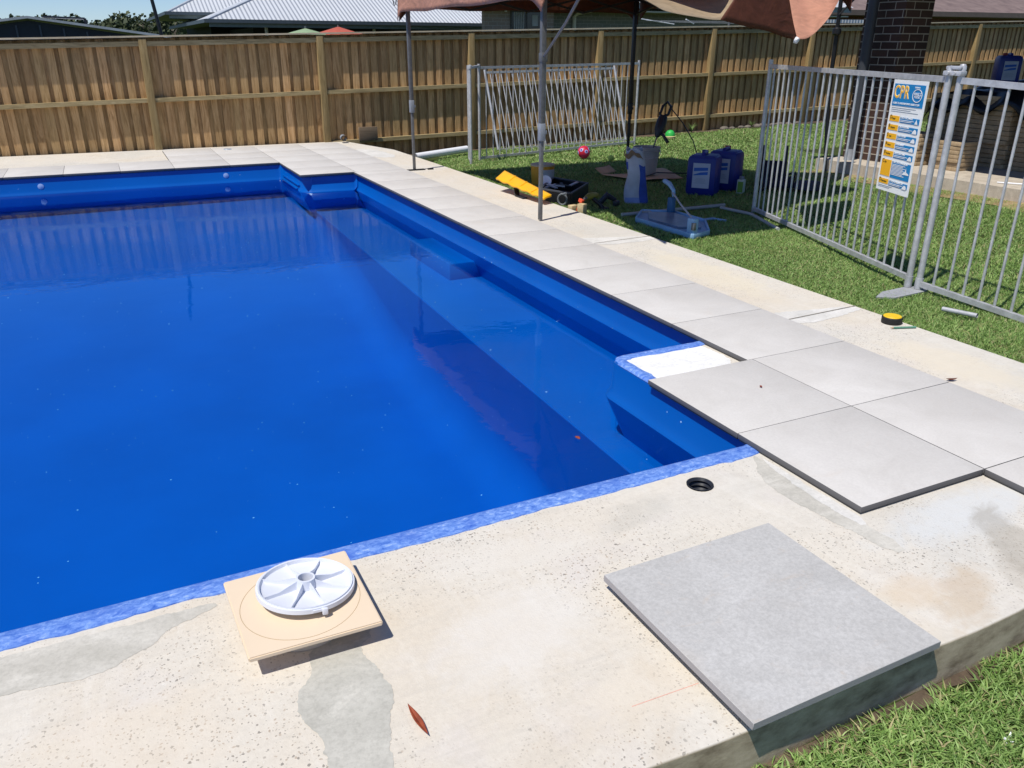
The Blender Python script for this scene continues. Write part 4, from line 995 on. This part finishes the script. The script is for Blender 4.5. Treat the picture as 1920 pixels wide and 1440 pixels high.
for i in range(4):
    a, b = cs[i], cs[(i+1) % 4]; s = MB(); s.bar((*a, .043), (*b, .043), .02, .014); s.build('rim', plain('dark_grey_rim', '#4a4d52', .5), tc)
for i in range(7):
    p = cs[0].lerp(cs[2], .15+.1*i)+Vector((rng.normal()*.05, rng.normal()*.05)); s = MB(); a_ = rng.uniform(0, 3.1)
    s.bar((p.x, p.y, .02+.02*rng.random()), (p.x+.16*math.cos(a_), p.y+.16*math.sin(a_), .05), .03, .012); s.build('trowel', (M_GALV, M_BLACK)[i % 2], tc)
pl = empty('ceramic_dish', (1.98, 5.30, 0), 'small white round dish tilted against the black tool case', 'dish')
s = MB(); s.lathe([(0, 0), (.05, .002), (.062, .016), (.058, .018), (.046, .008), (0, .007)], (2.10, 5.50, .06), 28, Euler((R(50), R(-30), 0)).to_matrix().to_4x4()); s.build('dish', M_WHITE, pl)

# heap of small tools at the slab edge
cd = empty('cordless_drill', (2.02, 4.55, -.08), 'small black and olive cordless drill lying at the slab edge beside the timber blocks', 'drill')
M_OL = plain('olive_case', '#8f8a32', .5)
s = MB(); s.tube([(2.00, 4.50, .05), (2.07, 4.55, .055), (2.18, 4.62, .045)], [.022, .034, .03], 14); s.build('motor_housing', M_OL, cd)
s = MB(); s.tube([(2.10, 4.57, .04), (2.16, 4.52, -.02), (2.19, 4.50, -.06)], [.02, .018, .024], 10); s.box((2.20, 4.495, -.07), (.09, .06, .035), bevel=.006); s.build('grip', M_BLACK, cd)
s = MB(); s.tube([(2.0, 4.50, .05), (1.96, 4.475, .048)], [.018, .008], 10); s.build('chuck', M_GALV2, cd)
def block(x, y, z, sx, sy, sz, rz, label, mat):
    s = MB(); s.box((x, y, z+sz/2), (sx, sy, sz), Euler((0, 0, rz)), .004); o = s.build('timber_block', mat); tag(o, label, 'block', 'timber blocks beside the slab'); return o
M_BLK = plain('pale_timber', '#c2ae85', .85, var=.25, scale=30)
block(1.90, 4.40, -.09, .06, .07, .11, .4, 'taller pale timber block touching the slab edge below the orange clamp', M_BLK)
block(1.89, 4.55, -.09, .08, .06, .075, .2, 'shorter mottled timber block left of the taller one at the slab edge', M_BLK)
s = MB(); s.box((1.925, 4.46, .035), (.035, .05, .035), Euler((.3, .2, .3)), .006); s.tube([(1.91, 4.44, .03), (1.895, 4.47, -.03), (1.885, 4.475, -.07)], .009, 8); o = s.build('spring_clamp', plain('orange_plastic', '#d2502c', .45)); tag(o, 'small orange clamp resting on top of the pale timber blocks', 'clamp')
s = MB(); t_ = np.linspace(0, 2*math.pi, 22)
s.tube([(1.93+.045*math.cos(q)*.7, 4.83-.045*math.cos(q)*.7, -.01+.052*math.sin(q)) for q in t_], .010, 8); s.tube([(1.92, 4.80, .045), (1.93, 4.76, .06)], .012, 8)
o = s.build('grout_float', plain('dark_grey_metal', '#6a6e72', .5)); tag(o, 'dark looped metal handle of a hand tool between tool case and timber blocks', 'hand tool')
s = MB(); s.tube([(2.30, 4.72, -.05), (2.36, 4.70, .02), (2.44, 4.66, -.03)], [.03, .034, .02], 10); s.box((2.42, 4.62, -.05), (.09, .05, .05), Euler((0, 0, .7)), .01)
o = s.build('angle_grinder', M_DB); tag(o, 'dark angle grinder on the shaded lawn right of the cordless drill', 'grinder')

# blue wet tile saw / tray on the lawn
M_SKY = plain('powder_blue_paint', '#8fb4d2', .45, var=.1); M_WET = plain('wet_grey', '#77828f', .3, var=.3, scale=10)
wt = empty('tile_cutter', (2.45, 3.7, -.08), 'powder blue tile cutter tray with slanting rod and handle on the lawn', 'tile cutter')
B4 = [(2.12, 3.83), (2.14, 3.05), (2.36, 3.12), (2.62, 3.50), (2.62, 3.95), (2.38, 4.12)]
s = MB(); s.prism(B4[::-1], -.075, -.045); bs = s.build('base', M_SKY, wt)
for a, b in zip(B4, B4[1:]+B4[:1]):
    s = MB(); s.bar((*a, -.042), (*b, -.042), .016, .042, bevel=.003); s.build('base_rim', M_SKY, wt)
s = MB(); s.prism([(2.2, 3.75), (2.22, 3.35), (2.38, 3.25), (2.55, 3.52), (2.56, 3.88), (2.38, 4.02)][::-1], -.044, -.024); s.build('water_tray', M_WET, wt)
s = MB(); s.box((2.17, 3.10, .01), (.055, .075, .17), Euler((0, 0, .2)), .006); s.build('end_bracket', M_SKY, wt)
s = MB(); s.box((2.15, 3.06, .035), (.03, .03, .06), Euler((0, 0, .2)), .004); s.build('bracket_knob', M_GALV2, wt)
s = MB(); s.box((2.56, 3.92, .02), (.05, .06, .17), Euler((0, 0, .2)), .006); s.build('end_bracket', plain('teal_paint', '#2c5f86', .5), wt)
s = MB(); s.tube([(2.18, 3.12, .085), (2.38, 3.55, .115), (2.55, 3.90, .155)], .008, 10); s.build('guide_rod', M_GALV, wt)
s = MB(); s.tube([(2.55, 3.88, .12), (2.55, 3.89, .175), (2.58, 4.0, .215), (2.60, 4.10, .225)], [.014, .018, .022, .022], 12); s.build('handle', M_SKY, wt)
s = MB(); s.tube([(2.42, 3.36, -.055), (2.62, 3.58, -.05), (2.80, 3.62, -.055), (2.86, 3.50, -.06)], .013, 8); o = s.build('hose_piece', M_SKY); tag(o, 'short curved blue pipe lying right of the blue tile cutter', 'pipe')
s = MB(); s.tube([(2.13, 4.077, -.045), (3.306, 4.07, -.045)], .017, 12); o = s.build('pvc_pipe', plain('grey_white_pvc', '#a7aaa6', .5)); tag(o, 'long thin pale pipe lying across the lawn behind the blue tile cutter', 'pipe')
s = MB(); s.tube([(3.19, 3.98, -.045), (3.23, 3.60, -.045), (3.0, 3.0, -.05)], .015, 10); o = s.build('pvc_pipe', plain('grey_white_pvc', '#a7aaa6', .5)); tag(o, 'pale pipe lying along the foot of the CPR railing panel', 'pipe')

# dark bag / folded chair behind the CPR panel
fc = empty('camp_chair', (4.55, 4.62, -.08), 'navy and black folding camp chair on the shaded lawn behind the CPR railing', 'chair')
M_NAVY = plain('navy_fabric', '#10162e', .8, bump=.4)
s = MB(); s.box((4.60, 4.84, .10), (.26, .03, .24), Euler((R(-18), 0, R(-40))), .012); s.build('backrest', M_NAVY, fc)
for x0, y0 in ((4.51, 4.90), (4.70, 4.76)):
    s = MB(); s.tube([(x0, y0, -.06), (x0+.03, y0+.04, .20), (x0+.05, y0+.07, .37)], .022, 8); s.build('upright', M_BLACK, fc)
s = MB(); s.box((4.52, 4.66, .02), (.34, .34, .05), Euler((R(6), 0, R(-40))), .015); s.build('seat', M_NAVY, fc)
for (x0, y0, x1, y1) in ((4.36, 4.72, 4.60, 4.50), (4.55, 4.92, 4.80, 4.72), (4.34, 4.70, 4.58, 4.90), (4.56, 4.48, 4.80, 4.70)):
    s = MB(); s.tube([(x0, y0, -.075), (x1, y1, .10)], .010, 8); s.build('leg', M_BLACK, fc)
s = MB(); s.box((4.72, 4.40, .0), (.36, .20, .10), Euler((0, .1, .4)), .03); o = s.build('tool_bag', plain('grey_blue_canvas', '#3a3f52', .8, bump=.4)); tag(o, 'low grey blue canvas bag on the lawn beside the dark camp chair', 'bag')
# ball, tennis ball, green toy, pipe, block
bl = empty('play_ball', (4.2, 8.32, -.14), 'pink and red play ball with blue ringed dots on the lawn before the panels', 'ball')
n = NT('ball_pink'); v_ = n.noise(4, 2); n.set(n.ramp(n.math('ADD', n.math('MULTIPLY', n.noise(6, 2), .6), .2), [(.44, (.50, .01, .03)), (.52, (.75, .03, .14))]), .45)
bc = Vector((4.23, 8.30, -.045)); s = MB(); bmesh.ops.create_uvsphere(s.bm, u_segments=32, v_segments=20, radius=.090, matrix=Matrix.Translation(bc))
for f in s.bm.faces: f.smooth = True
s.build('skin', n.m, bl)
tocam = (Vector((-2, -2.1, 1.37))-bc).normalized()
for az, el in ((-28, 22), (24, 6), (-70, -10), (75, 30)):
    d = Matrix.Rotation(R(az), 3, 'Z') @ tocam; d.z += math.sin(R(el)); d.normalize(); Mq = d.to_track_quat('Z', 'Y').to_matrix().to_4x4()
    s = MB(); s.lathe([(0, .0892), (.0135, .090)], tuple(bc), 16, Mq); s.build('dot', plain('ball_navy', '#161a78', .5), bl)
    s = MB(); s.lathe([(.0135, .0903), (.025, .0875)], tuple(bc), 18, Mq); s.build('dot_ring', plain('ball_lilac', '#a9b4e8', .5), bl)
s = MB(); bmesh.ops.create_uvsphere(s.bm, u_segments=24, v_segments=16, radius=.042, matrix=Matrix.Translation((4.30, 7.68, -.062)))
for f in s.bm.faces: f.smooth = True
o = s.build('tennis_ball', plain('tennis_felt', '#cde06a', .9)); tag(o, 'yellow green tennis ball on the lawn right of the pink ball', 'ball')
gt = empty('toy_turtle', (7.3, 10.3, -.1), 'small round green toy lying by the back fence behind the paddle mixer', 'toy')
s = MB(); s.lathe([(0, .17), (.05, .155), (.085, .11), (.085, .06), (0, .05)], (7.15, 10.2, -.17), 20); s.build('shell', plain('toy_green', '#2fae4a', .5, var=.3, scale=30), gt)
s = MB(); s.lathe([(0, .07), (.09, .06), (.08, .0), (0, 0)], (7.12, 10.15, -.17), 16); s.build('base', plain('toy_cream', '#c9b889', .6), gt)
wp = empty('drain_pipe', (2.6, 10.3, -.2), 'fat white plastic pipe lying on the lawn edge near the back fence', 'pipe')
s = MB(); s.tube([(2.05, 9.45, -.13), (3.12, 10.05, -.13)], .052, 20, False); s.tube([(3.12, 10.05, -.13), (2.05, 9.45, -.13)], .047, 20, False); s.build('pipe', M_WHITE, wp)
s = MB(); s.box((1.80, 10.95, .075), (.30, .05, .21), None, .004); o = s.build('timber_board', m_wood('grey_brown_board', (.12, .085, .06), (.20, .14, .10), (.27, .20, .14), 'x', .1)); tag(o, 'short brown timber board standing on the slab corner against the back fence', 'board')
s = MB(); s.tube([(1.34, 10.72, .045), (1.36, 10.86, .045)], .045, 16, False); s.tube([(1.36, 10.86, .045), (1.34, 10.72, .045)], .03, 16, False); o = s.build('pipe_end', M_JET); tag(o, 'small grey pipe stub poking up at the far paving edge by the fence', 'pipe')
s = MB(); s.lathe([(0, .012), (.05, .010), (.06, 0)], (-.45, 10.35, .0), 16); o = s.build('floor_waste', M_JET); tag(o, 'small grey drain cap on the far paving near the back fence', 'drain cap')

# plants and rocks along the fence foot
M_PL = m_foliage('border_leaves', (.05, .10, .02, 1), (.16, .24, .07, 1)); M_ROCK = plain('border_stone', '#6f675d', .9, var=.3, scale=12, bump=.5)
def tuft(x, y, label, h=.28, n=16):
    s = MB(); z = lz(x, y)
    for i in range(n):
        a = rng.uniform(0, 6.28); L = h*rng.uniform(.6, 1.1); wv = .012
        dx, dy = math.cos(a), math.sin(a)
        s.grid(lambda u, v: (x+dx*L*.6*u*u-dy*wv*(v-.5)*2*(1-u), y+dy*L*.6*u*u+dx*wv*(v-.5)*2*(1-u), z+L*u*(1-.35*u)), 5, 1)
    o = s.build('strappy_plant', M_PL); tag(o, label, 'plant', 'small plants along the back fence')
tuft(8.05, 10.75, 'small strappy plant at the fence foot left of the split post, nearest the green toy')
tuft(1.98, 10.45, 'small grassy plant in the dirt strip beside the far slab corner', .2)
tuft(9.6, 10.85, 'small leafy plant at the fence foot behind the CPR railing top left corner', .22)
def rocks():
    for i in range(10):
        x = 8.9+i*.21+rng.normal()*.05; s = MB(); bmesh.ops.create_icosphere(s.bm, subdivisions=2, radius=1)
        sx = .05+.03*rng.random()
        for v in s.bm.verts: v.co = Vector((x+v.co.x*sx*(1.3+.2*rng.random()), 10.86+rng.normal()*.004+v.co.y*sx, lz(x, 10.86)+.02+v.co.z*sx*.7))
        o = s.build('border_rock', M_ROCK); tag(o, 'small dark rock in the row along the fence foot behind the lawn', 'rock', 'rocks along the fence foot')
rocks()
n_ = m_skim('bare_soil', (.06, .045, .03), (.11, .08, .055), (.17, .125, .085))
s = MB(); s.grid(lambda u, v: (1.9+12*u, 10.72+.33*v+.04*math.sin(u*60)*(1-v), lz(1.9+12*u, 10.9)+.006), 60, 3); tag(s.build('soil_strip', n_), kind='structure')
s = MB(); s.grid(lambda u, v: (-2.2+3.6*u, -1.138-.035*v-.01*math.sin(u*90)*v, -.161+.003*math.sin(u*150+v*3)), 80, 3); tag(s.build('soil_strip', n_), kind='structure')
s = MB(); s.grid(lambda u, v: (5.75+.43*u+.05*math.sin(v*40)*(1-u), -2+7.7*v, lz(5.9, -2+7.7*v)+.008+.004*math.sin(v*90)), 6, 90); tag(s.build('soil_strip', m_skim('dry_mulch', (.22, .15, .08), (.34, .24, .13), (.45, .34, .2))), kind='structure')

# ------------------------------------------------------------------ neighbouring buildings beyond the fence
def m_corr(name, hexc, axis=0, pitch=.2):
    n = NT(name); tcx = n.n('TexCoord'); sp = n.n('SeparateXYZ'); n.l(tcx.outputs['Object'], sp.inputs[0])
    a = n.math('SINE', n.math('MULTIPLY', sp.outputs[axis], 2*math.pi/pitch))
    c = srgb(hexc); f = n.noise(.6, 4)
    n.set(n.ramp(f, [(.3, tuple(x*.93 for x in c[:3])), (.7, c)]), .5, .1); n.bump(a, .8, .02); return n.m
M_CX = m_corr('corrugated_x', '#c8ccd0', 0, .13); M_CY = m_corr('corrugated_y', '#c8ccd0', 1)
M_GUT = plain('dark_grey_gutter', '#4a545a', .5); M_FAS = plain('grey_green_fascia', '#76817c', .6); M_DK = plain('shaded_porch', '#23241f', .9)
M_CRM = plain('cream_trim', '#c9c2a8', .6); M_GLS = plain('window_glass', '#1c2226', .1)
def hip_house(name, label, x0, x1, y0, y1, ze, pitch, wall_mat, cat='house'):
    h = empty(name, (x0, y0, -.3), label, cat)
    d = (y1-y0)/2; zr = ze+d*pitch; 
    s = MB(); s.quad((x0, y0, ze), (x1, y0, ze), (x1-d, y0+d, zr), (x0+d, y0+d, zr)); s.build('front_roof', M_CX, h)
    s = MB(); s.bm.faces.new([s.bm.verts.new(q) for q in ((x0, y1, ze), (x0, y0, ze), (x0+d, y0+d, zr))]); s.build('side_roof', plain('side_metal_roof', '#b9bdc2', .5), h)
    s = MB(); s.quad((x1, y1, ze), (x0, y1, ze), (x0+d, y0+d, zr), (x1-d, y0+d, zr)); s.build('rear_roof', M_CX, h)
    s = MB(); s.bar((x0, y0, ze), (x0+d, y0+d, zr), .10, .06); s.bar((x0+d, y0+d, zr+.01), (x1-d, y0+d, zr+.01), .12, .06); s.build('ridge_cap', plain('ridge_metal', '#a9afb6', .5), h)
    s = MB(); s.box(((x0+x1)/2, y0-.04, ze-.03), (x1-x0+.1, .10, .10)); s.box((x0-.04, (y0+y1)/2, ze-.03), (.10, y1-y0+.1, .10)); s.build('gutter', M_GUT, h)
    s = MB(); s.box(((x0+x1)/2, y0+.06, ze-.13), (x1-x0-.1, .04, .12)); s.build('fascia', M_FAS, h)
    s = MB(); s.quad((x0, y0, ze-.05), (x1, y0, ze-.05), (x1, y1, ze-.05), (x0, y1, ze-.05)); s.build('soffit', M_FAS, h)
    s = MB(); s.box(((x0+x1)/2+.4, (y0+y1)/2+.5, (ze-.3)/2-.05), (x1-x0-2.2, y1-y0-1.6, ze+.05)); s.build('wall', wall_mat, h)
    return h
hA = hip_house('neighbour_house', 'neighbour house with pale grey corrugated hip roof, closest behind the fence centre left', 1.27, 16.5, 25, 37, 2.06, .40, M_DK)
for x in (3.0, 6.4, 9.6):
    s = MB(); s.tube([(x, 25.35, -.3), (x, 25.35, 1.95)], .05, 10); s.build('porch_post', M_CRM, hA)
hB = hip_house('neighbour_house', 'second grey hip roofed house showing only at the left of the larger grey roof', .62, 12.5, 30, 40, 2.40, .47, M_DK)
M_BRG = m_brick('weathered_brick', (.40, .29, .22, 1), (.32, .24, .18, 1), (.46, .41, .34, 1), ms=.012); M_BRK2 = m_brick('olive_brick', (.19, .19, .14, 1), (.24, .225, .165, 1), (.36, .34, .27, 1), ms=.012)
hb = empty('brick_house', (10, 18, -.3), 'brick neighbour house with a window and white downpipe behind the gazebo', 'house')
s = MB(); s.box((8.0, 18.1, 1.05), (1.95, .2, 2.35)); s.build('wall', M_BRG, hb)
s = MB(); s.box((13.2, 18.4, 1.15), (8.45, .2, 2.6)); s.build('wall', M_BRK2, hb)
s = MB(); s.prism([(6.05, 17.55), (9.3, 17.55), (9.3, 17.65), (19, 17.65), (19, 18.35), (6.05, 18.35)], 2.22, 2.25); s.build('soffit', M_CRM, hb)
s = MB(); s.bar((5.95, 17.5, 2.33), (9.4, 17.5, 2.36), .06, .16); s.bar((9.4, 17.6, 2.38), (19, 17.6, 2.42), .06, .16); s.build('gutter', plain('pale_fascia', '#8f9690', .6), hb)
s = MB(); s.quad((5.95, 17.5, 2.42), (19, 17.5, 2.48), (19, 22, 4.0), (5.95, 22, 3.95)); s.build('roof', M_CX, hb)
wn = empty('x', (0, 0, 0)); bpy.data.objects.remove(wn)
s = MB(); s.box((8.15, 17.985, 1.75), (.86, .05, .92)); wo_ = s.build('window', plain('bronze_frame', '#57524a', .6), hb)
s = MB(); s.box((7.94, 17.955, 1.75), (.36, .02, .84)); s.box((8.36, 17.955, 1.75), (.36, .02, .84)); s.build('pane', M_GLS, wo_)
s = MB()
for k in range(5): s.box((7.82+.06*k, 17.94, 1.75), (.025, .006, .84))
s.box((8.40, 17.94, 1.98), (.16, .006, .26)); s.build('curtain', plain('pale_curtain', '#a9a79c', .8), wo_)
s = MB(); s.tube([(9.72, 18.22, -.3), (9.72, 18.22, 2.10), (9.76, 18.1, 2.18), (10.0, 17.8, 2.24)], .05, 12); s.build('downpipe', M_CRM, hb)
s = MB(); s.box((7.55, 17.9, 2.20), (.05, .05, .06)); s.build('eave_lamp', M_WHITE, hb)
# rotary clothes line behind the fence
cl = empty('clothes_line', (11.4, 14, -.2), 'top of a white wire clothes line just above the back fence', 'clothes line')
s = MB()
s.tube([(8.95, 14.0, 1.93), (10.0, 14.2, 1.84)], .012, 8); s.tube([(10.4, 14.3, 1.95), (10.7, 14.4, 1.86)], .014, 8)
s.build('arm', plain('white_enamel', '#d8dcde', .4), cl)
s = MB(); 
for k in range(3): s.tube([(9.1+.25*k, 14.02+.03*k, 1.90-.01*k), (12.2, 14.4+.1*k, 1.93-.02*k)], .004, 5)
s.build('wire', M_GALV, cl); s = MB(); s.tube([(11.4, 14, -.3), (11.4, 14, 1.9)], .03, 10); s.build('mast', M_GALV2, cl)
# red-brown tiled house on the right
M_RT = NT('brown_roof_tile'); 
tcx = M_RT.n('TexCoord'); sp = M_RT.n('SeparateXYZ'); M_RT.l(tcx.outputs['Object'], sp.inputs[0])
sw = M_RT.math('FRACT', M_RT.math('MULTIPLY', sp.outputs[1], 3.0)); 
M_RT.set(M_RT.ramp(M_RT.noise(3, 5), [(.3, (.15, .105, .095)), (.7, (.24, .175, .155))]), .7); M_RT.bump(sw, 1, .08); M_RT = M_RT.m
hc = empty('tiled_house', (25, 20, -.3), 'neighbour house with brown tiled roof and red brick, at the far right behind the fence', 'house')
s = MB(); s.quad((17.5, 19.4, 2.50), (45, 19.4, 2.66), (45, 27, 5.2), (17.5, 27, 5.1)); s.build('roof', M_RT, hc)
s = MB(); s.bar((17.5, 19.35, 2.42), (45, 19.35, 2.58), .08, .16); s.build('gutter', plain('brown_gutter', '#6a5c50', .6), hc)
s = MB(); s.box((31, 20.4, 1.1), (26, .3, 2.7)); s.build('wall', m_brick('red_brick', (.16, .05, .035, 1), (.20, .065, .045, 1), (.25, .2, .16, 1)), hc)
s = MB(); s.box((31, 19.9, 2.40), (26.5, 1.0, .03)); s.build('soffit', plain('brown_soffit', '#8a7a66', .7), hc)
s = MB(); s.bar((16.4, 19.0, 2.12), (21.2, 19.0, 2.16), .04, .1); s.build('verandah_roof', M_CX, hc)
# dark shed on the left
sh = empty('garden_shed', (-3, 20, -.3), 'charcoal ribbed shed with low white edged gable, behind the fence at far left', 'shed')
s = MB(); s.bm.faces.new([s.bm.verts.new(q) for q in ((-6.5, 20, -.3), (-.6, 20, -.3), (-.6, 20, 1.52), (-3.08, 20, 1.86), (-6.5, 20, 1.36))]); s.build('gable_wall', plain('charcoal_sheet', '#22262c', .6), sh)
for k in range(12):
    x = -6.1+.46*k; zt_ = 1.80-abs(x+3.08)*.14; s = MB(); s.box((x, 19.985, (zt_-.4)/2), (.035, .03, zt_+.4)); s.build('rib', plain('shed_rib', '#4b5057', .6), sh)
s = MB(); s.bar((-6.7, 19.95, 1.42), (-3.08, 19.95, 1.925), .25, .05); s.bar((-3.08, 19.95, 1.925), (-.2, 19.95, 1.54), .25, .05); s.build('barge_board', plain('pale_barge', '#aab0b4', .5), sh)
s = MB(); s.quad((-6.7, 20, 1.44), (-3.08, 20, 1.95), (-3.08, 27, 1.95), (-6.7, 27, 1.44)); s.quad((-3.08, 20, 1.95), (-.2, 20, 1.56), (-.2, 27, 1.56), (-3.08, 27, 1.95)); s.build('roof', M_CY, sh)
s = MB(); s.bar((-2.85, 21.5, 1.975), (-1.95, 21.5, 1.95), .9, .03); s.tube([(-1.95, 21.2, 1.95), (-1.95, 21.2, 1.80)], .03, 6); s.build('solar_panel', plain('solar_navy', '#0f1626', .3), sh)
# aerial pole
ap = empty('aerial_pole', (-.9, 17, -.3), 'black pole leaning slightly behind the fence between shed and grey house', 'pole')
s = MB(); s.tube([(-.55, 17, -.3), (-.62, 17, 1.6), (-.92, 17, 4.0)], .035, 10); s.build('shaft', M_BLACK, ap)
# red and green cubby / umbrella tops
cb = empty('play_umbrella', (4.0, 22, -.2), 'faded red and green outdoor umbrella top peeping over the back fence', 'umbrella')
s = MB(); s.lathe([(0, .24), (.5, .10), (.95, 0)], (4.35, 22, 1.62), 10, smooth=False); s.build('canopy', plain('faded_red', '#b0543f', .7), cb)
s = MB(); s.lathe([(0, .16), (.4, .06), (.6, 0)], (3.35, 21.6, 1.64), 8, smooth=False); s.build('second_canopy', plain('faded_green', '#8aa07a', .7), cb)
s = MB(); s.tube([(4.35, 22, -.3), (4.35, 22, 1.9)], .025, 8); s.tube([(3.35, 21.6, -.3), (3.35, 21.6, 1.85)], .025, 8); s.build('mast', M_GALV2, cb)

# ------------------------------------------------------------------ bush ridge and gum trees
M_FA = m_foliage('gum_leaves_far', (.020, .035, .014, 1), (.085, .10, .045, 1)); M_TR = plain('gum_bark', '#8c8072', .9)
def leafcloud(s, c, r, n, sz):
    for i in range(n):
        d = Vector(rng.normal(size=3)); d.normalize(); p = Vector(c)+Vector((d.x*r[0], d.y*r[1], d.z*r[2]))*(rng.random()**.45)
        q = Vector(rng.normal(size=3)).normalized(); t = q.orthogonal().normalized(); b = q.cross(t); k = sz*rng.uniform(.5, 1.3)
        s.bm.faces.new([s.bm.verts.new(p+t*k), s.bm.verts.new(p+b*k*.6), s.bm.verts.new(p-t*k*.7), s.bm.verts.new(p-b*k*.6)])
def woods():
    s = MB()
    for i in range(190):
        x = -70+i*1.0+rng.normal()*1.2; h = 4.7+.45*math.sin(x*.11)+rng.normal()*.28
        if x > 4: h -= (x-4)*.03
        y = 140+rng.normal()*6
        for k in range(3): leafcloud(s, (x+rng.normal()*1.2, y-3*k, h-.9*k-.6), (1.7, 1.7, 1.0), 70, .42)
    o = s.build('woodland', M_FA); tag(o, 'low line of dark eucalypt bushland on the horizon beyond the fence', 'woodland', kind='stuff')
woods()
s = MB(); s.grid(lambda u, v: (-160+400*u, 136+40*v, -1+5.7*min(1, v*3)+.5*math.sin(u*30)), 60, 8); tag(s.build('hills', plain('bush_ground', '#2c3320', .95)), kind='structure')
def gum(x, y, z0, top, wd, label, dens=1.):
    t = empty('gum_tree', (x, y, z0), label, 'tree', 'gum trees on the ridge')
    s = MB(); s.tube([(x, y, z0), (x+.15, y, z0+(top-z0)*.5), (x-.1, y, top-.8)], [.16, .11, .05], 8)
    for k in range(5):
        a = rng.uniform(0, 6.28); s.tube([(x+.1, y, z0+(top-z0)*(.4+.1*k)), (x+.1+wd*.7*math.cos(a), y+wd*.5*math.sin(a), z0+(top-z0)*(.62+.08*k))], [.07, .03], 6)
    s.build('trunk', M_TR, t); s = MB()
    for k in range(9): leafcloud(s, (x+rng.normal()*wd*.5, y+rng.normal()*wd*.4, top-.5-rng.random()*(top-z0)*.45), (wd*.33, wd*.3, .42), int(60*dens), .17)
    s.build('crown', M_FA, t)
gum(-12.4, 120, 0, 5.6, 1.5, 'tall thin gum tree at the far left edge of the skyline'); gum(-9.9, 118, 0, 4.3, 1.6, 'rounded gum tree just left of the shed gable peak')
gum(4.8, 118, 0, 4.75, 1.9, 'broad gum tree rising above the ridge beside the black pole'); gum(-4.4, 118, 0, 4.5, 1.2, 'small gum tree showing over the shed roof by the solar panel', .7); gum(8.4, 122, 0, 4.4, .9, 'little gum tree on the ridge left of the grey roof eave', .6)
